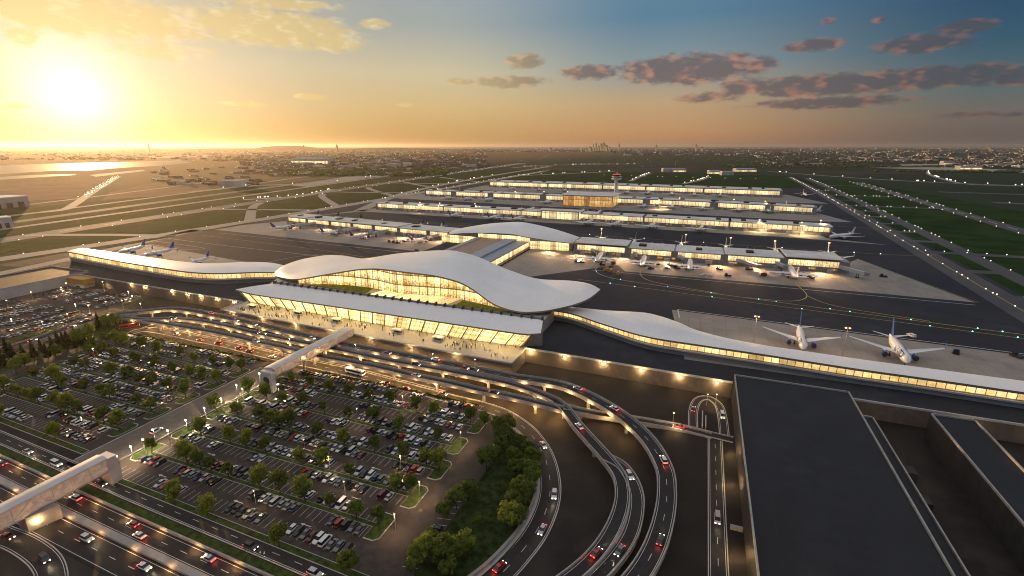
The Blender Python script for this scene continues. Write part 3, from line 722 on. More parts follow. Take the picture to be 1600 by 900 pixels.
V0 = path_px([(-120, 590, -7), (-50, 563, -6), (0, 548, -5), (60, 530, -4), (120, 508, -3), (170, 494, -1.9), (215, 488, ZV)])
zz = -2.5
V2 = path_px([(190, 496, -2.4), (222, 499, -2.5), (250, 498.5, zz), (285, 499, zz), (320, 503, zz), (360, 511, zz), (400, 521, zz), (480, 537, zz), (540, 549, zz), (600, 562, zz), (650, 571, zz), (700, 580, zz), (760, 592, zz), (800, 601, zz), (840, 614, zz), (868, 626, zz)])
V3 = path_px([(222, 501, -2.5), (250, 505, zz), (280, 510, zz), (320, 517, zz), (360, 525, zz), (400, 534, zz), (460, 547, zz), (495, 556, zz), (550, 566, zz), (600, 576, zz), (650, 588, zz), (700, 598, zz), (750, 610, zz), (800, 620, zz), (845, 631, zz), (880, 640, zz)])
DA = path_px([(866, 625, zz), (884, 640, zz), (902, 664, zz), (925, 690, zz), (948, 716, -2.9), (968, 745, -3.3), (972, 782, -4), (958, 826, -4), (926, 872, -4), (870, 918, -4), (800, 955, -4)])
DB = path_px([(948, 716, -3.1), (972, 730, -3.6), (990, 758, -4), (995, 790, -4.4), (984, 836, -4.5), (952, 882, -4.5), (900, 930, -4.5), (840, 965, -4.5)])
LK = path_px([(880, 636, -2.6), (920, 645, -4.5), (965, 652, -5.6), (1005, 658, -6.6), (1060, 668, -7.4), (1112, 681, -7.9)])
vd1 = viaduct('widest viaduct hugging the forecourt edge, sweeping round into the outer ramp', V1, 5.8, 2, 25, deck=1.0)
viaduct('viaduct approach climbing past the hillside car lot and conifers', V0, 8.6, 2, 30)
viaduct('middle viaduct running parallel between forecourt road and lower viaduct', V2, 3.9, 1, 27, deck=.8)
viaduct('lower viaduct nearest the car park passing beneath the footbridge', V3, 3.9, 1, 27, deck=.8, col0=16)
viaduct('inner curling ramp dropping from the viaduct junction beneath the split ramp', DA, 4.4, 1, 30)
viaduct('short split ramp curling beside the inner ramp', DB, 4.4, 1, 30, col0=20)
viaduct('link ramp passing beneath the outer ramp to the service road', LK, 4.2, 1, 30)
LR = path_px([(205, 520, LOW), (232, 515, LOW), (280, 523, LOW), (310, 530, LOW), (360, 540, LOW), (420, 555, LOW), (485, 569, LOW), (555, 584, LOW), (615, 600, LOW), (700, 622, LOW), (750, 634, LOW), (787, 647, LOW), (822, 671, LOW), (846, 703, LOW), (858, 740, LOW), (858, 780, LOW), (840, 827, LOW), (808, 870, LOW), (768, 910, LOW), (700, 960, LOW)])
groundroad('lower_road', LR, 7.4)
LQ = [(p[0] + 0, p[1] + 8.5, p[2]) for p in LR if p[0] < -110]
groundroad('lower_road', LQ, 6.2, 2)
# pale retaining kerb wall on the inside of the loop
w = thing('loop_wall', 'curved concrete wall between the wooded island and the loop road', 'wall')
b = MB(); i0 = near_s(LR, at(787, 647, LOW)); ip = [along(LR, i0 + k * 2.5)[0] for k in range(int((plen(LR) - i0) / 2.5))]
b.beam(ip, -5.6, -4.6, -.0, 1.3); b.build('wall', 'concrete', w)
b = MB(); b.ribbon(ip, -4.6, -3.9, .1); b.build('footway', 'plaza_stone', w)
SR = [(15.6, y, LOW) for y in (20, 60, 100, 150, 199.6)]
groundroad('service_road', SR, 5.2)
groundroad('service_road', [(-8, 204.5, LOW), (8, 203.6, LOW), (22.8, 202.2, LOW)], 4.4, 1, dash=False)
UL = smooth([(6.6, 206.9, LOW), (6.4, 222, LOW), (8.4, 233, LOW), (13.2, 236.8, LOW), (17.6, 231, LOW), (19, 219, LOW), (19.4, 205.2, LOW)], 8)
groundroad('turning_loop', UL, 3.6, 1, dash=False)
b = MB(); b.box(19.5, 23.2, 147, 148, LOW, LOW + 1.4); b.build('road_barrier', 'parapet'); tag(b_ := bpy.data.objects['road_barrier'], 'short concrete barrier between service road and big building', 'barrier')
for k, (y) in enumerate((225, 218)):
    g = MB(); g.box(10.2 + k * 1.4, 10.6 + k * 1.4, 207, 207 + 14 - 4 * k, LOW + .03, LOW + 1.1); o = g.build('lane_divider', 'kerb')
    tag(o, 'longer pale lane divider inside the turning loop' if k == 0 else 'shorter pale lane divider inside the turning loop', 'barrier')
# highway in front of the car parks
def hw(y0, x0=-330, x1=-60): return [(x0, y0 + 3.4, LOW), (x0 + (x1 - x0) * .5, y0, LOW), (x1, y0 - 3, LOW)]
FR = smooth([(-600, 101, LOW), (-470, 97, LOW), (-345, 93.3, LOW), (-266, 90.9, LOW), (-187, 88.2, LOW), (-128, 86.6, LOW), (-60, 84.6, LOW), (0, 82, LOW), (9, 81.6, LOW)], 8)
groundroad('frontage_road', FR, 5.2, 2)
def par(q, off): return [(p[0], p[1] + off, p[2]) for p in q]
b = MB(); b.ribbon(par(FR, -4.9), -1.6, 1.6, .05); tag(b.build('median_verge', 'verge_grass'), kind='stuff')
for off, wd, lab in ((-6.9, .6, 'median wall between frontage road and red lit carriageway'), (-14.9, 2.2, 'broad concrete median between the two fast carriageways')):
    o = MB(); o.beam(par(FR, off), -wd / 2, wd / 2, 0, .85); tag(o.build('median_barrier', 'concrete'), lab, 'barrier')
groundroad('highway', par(FR, -10.5), 5.8, 2, kerb=False); groundroad('highway', par(FR, -20.3), 7.8, 2, kerb=False)
b = MB(); b.ribbon(par(FR, -34), -9, 9, .02); struct('highway_shoulder', b, 'asphalt_road')
CV = path_px([(-60, 812, LOW), (0, 835, LOW), (38, 851, LOW), (70, 875, LOW), (82, 905, LOW), (78, 950, LOW)])
groundroad('slip_road', CV, 6.4, 1, dz=.06)
# ================================================================ FOOTBRIDGES
def footbridge(label, x0, x1, y0, y1, z0, z1, nb, near_tower):
    t = thing('footbridge', label, 'footbridge')
    b = MB(); b.box(x0, x1, y0, y1, z0, z0 + .5); b.build('floor', 'concrete', t)
    b = MB(); n = 8; rows = []
    for y in (y0 - .4, y1 + .4): rows.append([(x0 - .2 + (x1 - x0 + .4) * k / n, y, z1 + .5 * sin(pi * k / n)) for k in range(n + 1)])
    b.grid(rows[::-1]); b.build('roof', 'bridge_skin', t, True)
    b = MB(); b.box(x0 - .2, x1 + .2, y0 - .4, y1 + .4, z1 - .5, z1 - .02); b.build('roof_edge', 'bridge_skin', t)
    for sx, x in ((1, x1 - .05), (-1, x0 + .05)):
        g = MB(); g.wall((x, y0), (x, y1), z0 + .9, z1 - .5); g.build('side_glazing', 'bridge_glass', t)
        f = MB(); y = y0
        f.box(x - .12, x + .12, y0, y1, z0 + .5, z0 + 1.1)
        st = (y1 - y0) / nb
        for k in range(nb + 1): f.box(x - .16, x + .16, y0 + k * st - .16, y0 + k * st + .16, z0 + .5, z1 - .5)
        for k in range(nb):
            a, c = (y0 + k * st, y0 + (k + 1) * st)
            za, zc = (z0 + 1, z1 - .6) if k % 2 == 0 else (z1 - .6, z0 + 1)
            f.cyl((x, a, za), (x, c, zc), .13, .13, 5)
        f.build('truss', 'bridge_skin', t)
    return t
m = mat('bridge_glass', (.42, .36, .33), .18, .35, .5, spec=.6, emit=(1, .6, .38), strength=.16)
fb2 = footbridge('covered footbridge linking the car park walkway to the glowing forecourt', -199, -192.5, 166, 226.8, -.7, 3.8, 14, True)
b = MB(); b.box(-199.2, -192.3, 163, 165.6, LOW, 3); b.build('stair_tower', 'bridge_skin', fb2)
b = MB(); b.cyl((-195.7, 162.9, LOW + 6.4), (-195.7, 163.3, LOW + 6.4), 2, 2, 14); b.box(-197.4, -194, 162.85, 163.1, LOW, LOW + 3); b.build('portal', 'dark_steel', fb2)
for y in (188, 205, 218): c = MB(); c.cyl((-195.7, y, LOW), (-195.7, y, -.9), .6, .6, 10); c.build('pier', 'concrete', fb2)
fb1 = footbridge('large covered footbridge crossing the highway with patterned glass sides', -197.5, -192, 40, 88.6, -2.5, 3.2, 9, False)
b = MB(); b.prism([(-197, 64), (-192, 64), (-189.5, 72), (-197, 72)], LOW, -2.6); b.build('pier', 'concrete', fb1)
b = MB(); b.box(-197.6, -191.9, 88.7, 92, LOW, 2.8); b.build('stair_tower', 'bridge_skin', fb1)
lamp('POINT', (-190.5, 66, -5), 900, WARM, .4); lamp('POINT', (-190.8, 50, 0), 700, WARM, .4)
# ================================================================ CAR PARK
YE = [90.5 + 16.4 * k for k in range(6)]          # island lines of the ramp side lot
YW = [98.9 + 14.9 * k for k in range(6)]          # island lines of the conifer side lot
b = MB(); b.face([(x, y, LOW + .02) for x, y in ((-205, 91), (-66, 88), (-66, 165), (-80, 189), (-205, 189.5))]); b.face([(x, y, LOW + .02) for x, y in ((-352, 101), (-223, 97), (-223, 189.5), (-352, 189.5))])
struct('car_park', b, 'asphalt')
b = MB(); b.face([(x, y, LOW + .03) for x, y in ((-223, 90), (-205, 90), (-205, 184), (-223, 184))]); struct('walkway', b, 'walkway_paving')
b = MB()
for x in (-222.6, -205.4): b.beam([(x, 93, LOW), (x, 183, LOW)], -.2, .2, 0, .18)
struct('walkway_kerb', b, 'kerb')
isl, ik = MB(), MB()
def island(x0, x1, y, w=1.9):
    r_ = w / 2
    poly = [(x0 + r_ * (1 - cos(a)) , y + r_ * sin(a)) for a in (-pi / 2, -pi / 4, 0, pi / 4, pi / 2)]
    poly = [(x0, y - r_), (x1, y - r_), (x1, y + r_), (x0, y + r_)]
    isl.prism([(x0 + .15, y - r_ + .15), (x1 - .15, y - r_ + .15), (x1 - .15, y + r_ - .15), (x0 + .15, y + r_ - .15)], LOW, LOW + .2)
    ik.prism(poly, LOW, LOW + .16)
def bulb(x, y, d, ln=5.2, hw_=6.1):
    pts = [(0, -hw_), (ln * .7, -hw_), (ln, -hw_ + 1.5), (ln, hw_ - 1.5), (ln * .7, hw_), (0, hw_)]
    for mbx, s_, z in ((ik, 1, .17), (isl, .93, .21)):
        mbx.prism([(x + d * (p[0] * s_ + (.12 if s_ < 1 else 0)), y + p[1] * s_) for p in pts], LOW, LOW + z)
stall = MB(); SLOTS = []
def row(x0, x1, y, side, name, lot):
    """a row of stalls: y is the kerb line, side +1 stalls lie towards the terminal"""
    n = int((x1 - x0) / 2.72)
    for k in range(n + 1): stall.face([(x0 + k * 2.72 + a, y + side * bb, LOW + .04) for a, bb in ((-.06, .1), (.06, .1), (.06, 5), (-.06, 5))][::side])
    for k in range(n): SLOTS.append((x0 + (k + .5) * 2.72, y + side * 2.65, side, name, lot, k))
rowname = {}
for k, y in enumerate(YE):
    xe = (-84, -86, -83, -82, -83, -81.5)[k]
    if k == 0: isl.prism([(-205, 90.4), (-72, 87.2), (-72, 89.4), (-205, 92.4)], LOW, LOW + .2); ik.prism([(-205.2, 90.2), (-71.8, 87), (-71.8, 89.6), (-205.2, 92.6)], LOW, LOW + .16); yb = 91.6
    else: island(-203.5, xe - 1, y); bulb(-198.5, y, -1); bulb(xe - 4, y, 1); row(-197.5, xe - 5, y - .95, -1, 2 * k, 'E')
    row(-199 if k == 0 else -197.5, xe - 5, (y + 2.1 if k == 0 else y + .95), 1, 2 * k + 1, 'E')
row(-197, -86, 188.6, -1, 12, 'E')
for k, y in enumerate(YW):
    xw = (-348, -342, -336, -338, -343, -346)[k]
    if k == 0: isl.prism([(-352, 99.4), (-224, 96.3), (-224, 98.6), (-352, 101.8)], LOW, LOW + .2); ik.prism([(-352, 99.2), (-223.8, 96.1), (-223.8, 98.8), (-352, 102)], LOW, LOW + .16)
    else: island(xw, -225, y); bulb(-229, y, 1, 4.6, 5.4); bulb(xw + 4, y, -1, 4.6, 5.4); row(xw + 6, -230, y - .95, -1, 2 * k, 'W')
    row(xw + 6, -230, (y + 1.9 if k == 0 else y + .95), 1, 2 * k + 1, 'W')
row(-345, -230, 188.8, -1, 12, 'W')
tag(isl.build('verge_grass', 'verge_grass'), kind='stuff'); struct('island_kerb', ik, 'kerb'); struct('stall_marking', stall, 'white_line')
b = MB()
def arrow(x, y, d):
    b.face([(x - d * 2, y - .15, LOW + .05), (x + d * 1, y - .15, LOW + .05), (x + d * 1, y + .15, LOW + .05), (x - d * 2, y + .15, LOW + .05)][::d]); b.face([(x + d * 1, y - .6, LOW + .05), (x + d * 2.4, y, LOW + .05), (x + d * 1, y + .6, LOW + .05)][::d])
for k, y in enumerate(YE):
    for x in (-180, -140, -105): arrow(x + R.uniform(-6, 6), y + 8.2, 1 if k % 2 else -1)
for k, y in enumerate(YW[:5]):
    for x in (-310, -262, -238): arrow(x + R.uniform(-6, 6), y + 7.4, 1 if k % 2 else -1)
struct('lane_arrow', b, 'white_line')
# bays along the wooded island
b = MB()
for k in range(12): b.face([(x, y, LOW + .04) for x, y in ((-72, 96 + k * 3), (-67.4, 97 + k * 3), (-67.4, 97.14 + k * 3), (-72, 96.14 + k * 3))])
struct('bay_marking', b, 'white_line')
loop_in = [along(LR, i0 + k * 4)[0] for k in range(2, int((plen(LR) - i0) / 4))]
b = MB(); poly = [(-66, 92), (-66.5, 160), (-70, 184)] + [(p[0] - 5, p[1]) for p in loop_in if p[1] > 95]
b.face([(x, y, LOW + .06) for x, y in [(-67, 90), (-67, 158), (-75, 186)] + [(p[0] - 4.4 * cos(.6), p[1] - 1.5) for p in loop_in if p[1] > 92]]); tag(b.build('wooded_verge_grass', 'shade_grass'), kind='stuff')
b = MB(); b.face([(x, y, LOW + .05) for x, y in ((-367, 110), (-352.5, 110), (-352.5, 188), (-366, 205), (-372, 192))]); tag(b.build('conifer_verge_grass', 'verge_grass'), kind='stuff')
# hillside lot
b = MB(); b.face([(x, y, LOW + .02) for x, y in ((-520, 120), (-400, 120), (-404, 214), (-416, 254), (-520, 255))]); struct('car_lot', b, 'asphalt')
b = MB()
for q in ([(-402, 120, LOW), (-405, 212, LOW)], [(-414, 226, LOW), (-417, 252, LOW)]): b.ribbon(q, -2.2, 2.2, .06)
tag(b.build('lot_verge_grass', 'verge_grass'), kind='stuff')
P2 = []
for xr, y0, y1 in ((-505, 150, 250), (-489, 140, 246), (-484, 140, 246), (-468, 135, 246), (-463, 135, 246), (-447, 135, 246), (-442, 135, 248), (-427, 150, 246), (-413, 140, 205)):
    y = y0
    while y < y1:
        if R.random() < .8 and not 206 < y < 216: P2.append((xr + R.uniform(-.3, .3), y))
        y += 2.9
# ================================================================ CARS
def car_meshes():
    out = {}
    for kind, (L, W, Hh, zb, c0, c1, t0, t1) in {'saloon': (4.6, 1.82, 1.44, .9, -1.75, 1.15, -1.05, .25), 'hatchback': (4.1, 1.76, 1.5, .92, -1.95, 1.0, -1.5, .2), 'SUV': (4.75, 1.94, 1.78, 1.05, -2.2, 1.15, -1.85, .45), 'van': (5.2, 2.0, 2.1, 1.1, -2.45, 1.75, -2.3, 1.1)}.items():
        h = L / 2; b = MB(); w = W / 2
        secs = [(-h, .78, .42, .72), (-h + .12, .9, .3, zb - .08), (-h + .6, 1, .26, zb), (c0 + .3, 1, .24, zb), (c1, 1, .24, zb - .02), (h - .75, .98, .24, zb - .12), (h - .18, .88, .28, zb - .26), (h, .7, .36, zb - .38)]
        rows = [[(-w * s * .94, y, z0), (-w * s, y, z0 + .2), (-w * s, y, z1 - .12), (-w * s * .9, y, z1), (w * s * .9, y, z1), (w * s, y, z1 - .12), (w * s, y, z0 + .2), (w * s * .94, y, z0)] for y, s, z0, z1 in secs]
        b.grid([r[::-1] for r in rows], 0, True); b.face(rows[0], 0); b.face(rows[-1][::-1], 0)
        tw_ = w * .74
        b.face([(-tw_, t0, Hh), (tw_, t0, Hh), (tw_, t1, Hh), (-tw_, t1, Hh)], 0)
        for x in (-w + .12, w - .12):
            for y in (-h + .85, h - .85): b.cyl((x - .13, y, .33), (x + .13, y, .33), .33, .33, 10, 1)
        g = MB(); lo = [(-w * .9, c0, zb - .02), (w * .9, c0, zb - .02), (w * .9, c1, zb - .02), (-w * .9, c1, zb - .02)]
        hi = [(-tw_, t0, Hh - .01), (tw_, t0, Hh - .01), (tw_, t1, Hh - .01), (-tw_, t1, Hh - .01)]
        for k in range(4): g.face([lo[k], lo[(k + 1) % 4], hi[(k + 1) % 4], hi[k]])
        out[kind] = (b, g, L, w, zb)
    return out
CM = car_meshes(); BODY = {}; WIN = {}; LMP = {}
def car_obj(name, colour, kind):
    key = (colour, kind)
    if key not in BODY:
        o = CM[kind][0].build('car_body', ['paint_' + colour.replace(' ', '_'), 'rubber'], link=False); BODY[key] = o.data
        if kind not in WIN: WIN[kind] = CM[kind][1].build('windows', 'car_glass', link=False).data
    o = bpy.data.objects.new(name, BODY[key]); C.objects.link(o)
    w = bpy.data.objects.new('windows', WIN[kind]); C.objects.link(w); w.parent = o
    return o
def add_lamps(o, kind):
    L, w, zb = CM[kind][2:]
    if kind not in LMP:
        hl, tl = MB(), MB(); hl.box(-.2, .2, -.05, .06, -.11, .11); tl.box(-.2, .2, -.06, .05, -.1, .1)
        LMP[kind] = (hl.build('headlight', 'headlamp', link=False).data, tl.build('tail_light', 'tailamp', link=False).data)
    for nm, d, y, z in (('headlight', LMP[kind][0], L / 2 - .02, zb - .42), ('tail_light', LMP[kind][1], -L / 2 + .02, zb - .25)):
        for s_ in (-1, 1):
            c = bpy.data.objects.new(nm, d); C.objects.link(c); c.parent = o; c.location = (s_ * w * .62, y, z)
COLW = ['white'] * 6 + ['silver'] * 6 + ['grey'] * 6 + ['black'] * 7 + ['dark blue'] * 2 + ['red'] * 2 + ['maroon'] + ['beige']
KINDW = ['saloon'] * 5 + ['hatchback'] * 2 + ['SUV'] * 4 + ['van']
park = []
RR = random.Random(5); runs = {}
for x, y, side, rowi, lot, k in SLOTS:
    # cars stand in short runs with gaps, as in the photo
    key = (lot, rowi); st = runs.get(key, [0, False])
    if st[0] <= 0:
        full = RR.random() < (.66 if lot == 'W' else .52); st = [RR.randint(2, 5) if full else RR.randint(1, 4), full]
    st[0] -= 1; runs[key] = st
    if rowi == 1 and lot == 'E' and -165 < x < -135 and RR.random() < .6: continue
    if not st[1]: continue
    park.append((x + RR.uniform(-.15, .15), y + side * RR.uniform(-.2, .25), 0 if (RR.random() < .72) == (side < 0) else pi, RR.choice(COLW), RR.choice(KINDW), lot, rowi))
order = sorted(park, key=lambda c: hypot(c[0], c[1]))
near, rest = order[:292], order[292:]
cnt = {}
for c in sorted(near, key=lambda c: (c[5], c[6], c[0] if c[5] == 'E' else -c[0])):
    x, y, rz, col, kind, lot, rowi = c
    key = (lot, rowi); cnt[key] = cnt.get(key, 0) + 1
    o = car_obj('parked_car', col, kind); o.location = (x, y, LOW + .03); o.rotation_euler = (0, 0, rz + RR.uniform(-.03, .03))
    tag(o, f"{col} {kind} parked {ORD(cnt[key])} from walkway, {ORD(rowi if rowi else 1)} {'ramp' if lot == 'E' else 'conifer'} side row from highway", 'parked car', 'cars in the ramp side car park' if lot == 'E' else 'cars in the conifer side car park')
allm = MB(); far_mats = ['paint_' + k.replace(' ', '_') for k in CARCOL] + ['rubber', 'car_glass']
def put_car(x, y, rz, col, kind):
    b, g = CM[kind][:2]; ci = list(CARCOL).index(col); cr, sr = cos(rz), sin(rz)
    for src, mm in ((b, lambda i: ci if i == 0 else 8), (g, lambda i: 9)):
        i0_ = len(allm.v); allm.v += [(x + p[0] * cr - p[1] * sr, y + p[0] * sr + p[1] * cr, p[2] + LOW + .03) for p in src.v]
        for f, i, uvv in zip(src.f, src.mi, src.uv): allm.f.append([q + i0_ for q in f]); allm.mi.append(mm(i)); allm.uv.append(uvv)
for c in rest: put_car(*c[:5])
for x, y in P2: put_car(x, y, pi / 2 if RR.random() < .5 else -pi / 2, RR.choice(COLW), RR.choice(KINDW))
tag(allm.build('parked_cars', far_mats), kind='stuff')
for k, (y, c, kd) in enumerate(((160, 'white', 'SUV'), (157, 'silver', 'saloon'), (136, 'maroon', 'saloon'), (133, 'black', 'SUV'), (129, 'white', 'hatchback'), (112, 'black', 'SUV'), (99, 'silver', 'saloon'))):
    o = car_obj('parked_car', c, kd); o.location = (-69.8, y, LOW + .05); o.rotation_euler = (0, 0, pi / 2 + .08)
    tag(o, f'{c} {kd} in the bays along the wooded island, {ORD(k + 1)} from the terminal end', 'parked car', 'cars in the bays by the wooded island')
# traffic
def traffic(road, q, spots, lab, lane=0.0, d=1, beam=True, dz=.06):
    n = 0
    for s, col, kind in spots:
        n += 1
        p, a = along(q, s if not isinstance(s, tuple) else near_s(q, at(s[0], s[1], LOW)))
        nx, ny = -sin(a), cos(a)
        o = car_obj('car', col, kind); add_lamps(o, kind)
        o.location = (p[0] + nx * lane, p[1] + ny * lane, p[2] + dz); rz = a - pi / 2 + (0 if d > 0 else pi); o.rotation_euler = (0, 0, rz)
        tag(o, f'{col} {kind} with lights on, {ORD(n)} along {lab}', 'car', 'traffic ' + road)
        if beam:
            f = (-sin(rz), cos(rz)); e = Vector((f[0] * 12, f[1] * 12, -1.5)).to_track_quat('-Z', 'Y').to_euler()
            lamp('SPOT', (o.location.x + f[0] * 2.6, o.location.y + f[1] * 2.6, p[2] + .8), 1300, (1, .8, .5), .15, e, .9, .8)
            lamp('POINT', (o.location.x - f[0] * 2.9, o.location.y - f[1] * 2.9, p[2] + .7), 110, (1, .07, .03), .15)
cc = lambda: RR.choice(['white', 'silver', 'grey', 'black', 'red', 'dark blue'])
kk_ = lambda: RR.choice(['saloon', 'SUV', 'hatchback', 'saloon'])
traffic('on the frontage road', FR, [((45, 706), 'silver', 'saloon'), ((95, 720), 'white', 'van'), ((160, 758), 'black', 'hatchback'), ((395, 851), 'black', 'SUV'), ((490, 889), 'silver', 'SUV')], 'frontage road from the footbridge end', 1.2 * -1)
Q1 = par(FR, -10.5)
traffic('on the red lit carriageway', Q1, [((6, 733), 'black', 'saloon'), ((128, 786), 'silver', 'SUV'), ((214, 823), 'red', 'hatchback'), ((328, 877), 'silver', 'saloon')], 'fast carriageway showing tail lights', 1.1, -1)
traffic('on the red lit carriageway', Q1, [((213, 838), 'white', 'saloon')], 'slow lane of that carriageway', -1.2, -1)
Q2 = par(FR, -20.3)
traffic('on the headlight carriageway', Q2, [((113, 846), 'silver', 'SUV'), ((212, 892), 'white', 'saloon')], 'outermost carriageway with headlights on', 1.4, 1)
traffic('on the slip road', CV, [((12, 842), 'maroon', 'saloon'), ((67, 874), 'black', 'SUV')], 'curved slip road under the footbridge', 0, 1)
SV = plen(V1)
v1s = lambda px, py: near_s(V1, at(px, py, ZV))
traffic('on the forecourt viaduct', V1, [(v1s(*p), cc(), kk_()) for p in ((372, 501), (398, 508), (492, 528), (604, 551), (728, 574), (742, 577))], 'forecourt viaduct going to the outer ramp', -1.4, 1)
traffic('on the forecourt viaduct', V1, [(v1s(*p), cc(), kk_()) for p in ((330, 491), (520, 534), (680, 565), (900, 610))], 'forecourt viaduct returning from the outer ramp', 1.4, -1)
traffic('on the outer ramp', V1, [(v1s(1028, 846), 'black', 'saloon'), (v1s(1038, 722), 'white', 'SUV'), (v1s(955, 639), 'white', 'hatchback')], 'outer ramp climbing to the viaduct', .8, -1)
traffic('on the middle viaduct', V2, [(near_s(V2, at(*p, zz)), cc(), kk_()) for p in ((268, 499), (402, 521), (650, 571))], 'middle viaduct towards the junction')
traffic('on the lower viaduct', V3, [(near_s(V3, at(*p, zz)), cc(), kk_()) for p in ((402, 535), (652, 588), (770, 614))], 'lower viaduct beside the car park', 0, 1)
traffic('on the approach viaduct', V0, [(20, 'white', 'saloon'), (48, 'silver', 'SUV'), (70, 'black', 'saloon'), (92, 'white', 'saloon')], 'approach viaduct beside the conifers', -1.8, 1)
traffic('on the approach viaduct', V0, [(34, 'red', 'saloon'), (80, 'grey', 'SUV')], 'approach viaduct leaving the terminal', 1.8, -1)
traffic('on the inner ramp', DA, [(near_s(DA, at(928, 862, -4)), 'red', 'saloon'), (near_s(DA, at(905, 668, zz)), 'white', 'saloon')], 'inner curling ramp climbing to the junction', 0, -1)
traffic('on the split ramp', DB, [(near_s(DB, at(985, 745, -4.2)), 'white', 'SUV'), (near_s(DB, at(965, 865, -4.5)), 'grey', 'saloon')], 'short split ramp beside the inner ramp', 0, 1)
traffic('on the loop road', LR, [(near_s(LR, at(866, 775, LOW)), 'white', 'SUV'), (near_s(LR, at(838, 830, LOW)), 'silver', 'saloon'), (near_s(LR, at(842, 697, LOW)), 'white', 'saloon'), (near_s(LR, at(690, 620, LOW)), 'silver', 'saloon')], 'loop road around the wooded island', 1.6, 1)
traffic('on the loop road', LR, [(near_s(LR, at(792, 892, LOW)), 'red', 'saloon'), (near_s(LR, at(640, 606, LOW)), 'red', 'hatchback'), (near_s(LR, at(610, 598, LOW)), 'black', 'saloon')], 'loop road heading back to the terminal', -1.7, -1)
traffic('on the lower road', LR, [(near_s(LR, at(*p, LOW)), c, k) for p, c, k in (((278, 523), 'white', 'SUV'), ((312, 531), 'red', 'saloon'), ((346, 538), 'red', 'SUV'), ((378, 545), 'red', 'saloon'), ((396, 549), 'maroon', 'SUV'), ((430, 557), 'white', 'saloon'))], 'lower road queue below the viaducts', -1.2, -1)
traffic('on the service road', SR, [(near_s(SR, at(1126, 770, LOW)), 'black', 'SUV'), (near_s(SR, at(1127, 858, LOW)), 'beige', 'van')], 'service road by the big roof', 0, -1)
traffic('in the turning loop', UL, [(near_s(UL, at(1129, 652, LOW)), 'white', 'van'), (near_s(UL, at(1083, 640, LOW)), 'black', 'saloon')], 'turning loop at the road end', 0, 1)
traffic('on the link ramp', LK, [(near_s(LK, at(1060, 668, -7.4)), 'red', 'saloon')], 'link ramp to the turning loop', 0, -1)
o = car_obj('car', 'white', 'SUV'); add_lamps(o, 'SUV'); o.location = (-212, 118, LOW + .06); tag(o, 'white SUV with lights on driving up the lamp lit walkway road', 'car')
# buses
def bus(label, p, a, paint, L=12):
    t = thing('bus', label, 'bus', p, a)
    b = MB(); rows = []
    for y, s_ in ((-L / 2, .9), (-L / 2 + .3, 1), (L / 2 - .3, 1), (L / 2, .9)): rows.append([(-1.25 * s_, y, .4), (-1.25 * s_, y, 2.9), (-1.05 * s_, y, 3.1), (1.05 * s_, y, 3.1), (1.25 * s_, y, 2.9), (1.25 * s_, y, .4)])
    b.grid([r[::-1] for r in rows], 0, True); b.face(rows[0]); b.face(rows[-1][::-1]); b.build('body', paint, t)
    g = MB(); g.box(-1.27, 1.27, -L / 2 + .8, L / 2 - .8, 1.4, 2.5); g.box(-1.1, 1.1, L / 2 - .1, L / 2 + .02, 1.2, 2.6); g.build('windows', 'car_glass', t)
    for x in (-1.15, 1.15):
        for y in (-L / 2 + 2.2, L / 2 - 2.4): c = MB(); c.cyl((x - .15, y, .5), (x + .15, y, .5), .5, .5, 10); c.build('wheel', 'rubber', t)
    for x in (-.9, .9):
        c = MB(); c.box(x - .2, x + .2, L / 2 - .02, L / 2 + .08, .7, .95); c.build('headlight', 'headlamp', t); c = MB(); c.box(x - .18, x + .18, -L / 2 - .06, -L / 2 + .02, .8, 1.1); c.build('tail_light', 'tailamp', t)
p, a = along(LR, near_s(LR, at(556, 584, LOW))); bus('white shuttle bus with dark windows on the lower road beneath the viaducts', (p[0], p[1], LOW + .06), a - pi / 2, 'plane_white')
bus('red and cream bus waiting at the corner by the conifer grove', (*at(203, 512, LOW)[:2], LOW + .05), -.5, 'paint_maroon', 11)
# ================================================================ TREES
def leafcloud(seed, rx, rz, z0, blobs, per, size):
    r = random.Random(seed); b = MB()
    cs = []
    for k in range(blobs):
        while True:
            x, y, z = r.uniform(-1, 1), r.uniform(-1, 1), r.uniform(-1, 1)
            if .15 < x * x + y * y + z * z < 1: break
        cs.append((x * rx * .72, y * rx * .72, z0 + rz + z * rz * .75, r.uniform(.26, .46) * rx))
    for cx, cy, cz, cr in cs:
        for _ in range(per):
            d = Vector((r.gauss(0, 1), r.gauss(0, 1), r.gauss(0, 1) + .15)).normalized()
            c = Vector((cx, cy, cz)) + d * cr * r.uniform(.55, 1.05); s_ = size * r.uniform(.6, 1.25)
            nrm = (d + Vector((r.uniform(-.7, .7), r.uniform(-.7, .7), r.uniform(-.2, .7)))).normalized(); t1 = nrm.orthogonal().normalized(); t2 = nrm.cross(t1)
            an = r.uniform(0, pi); e1 = t1 * cos(an) + t2 * sin(an); e2 = nrm.cross(e1)
            b.face([c - e1 * s_ * .5, c + e2 * s_ * .34, c + e1 * s_ * .5, c - e2 * s_ * .34])
    return b, cs
def trunk_mb(seed, h, cs, r0=.2):
    r = random.Random(seed); b = MB(); b.cyl((0, 0, 0), (r.uniform(-.15, .15), r.uniform(-.15, .15), h), r0, r0 * .65, 7)
    for c in r.sample(cs, min(5, len(cs))): b.cyl((0, 0, h * .85), (c[0] * .8, c[1] * .8, c[2]), r0 * .5, r0 * .15, 5, 0, False)
    return b
PROTO = []
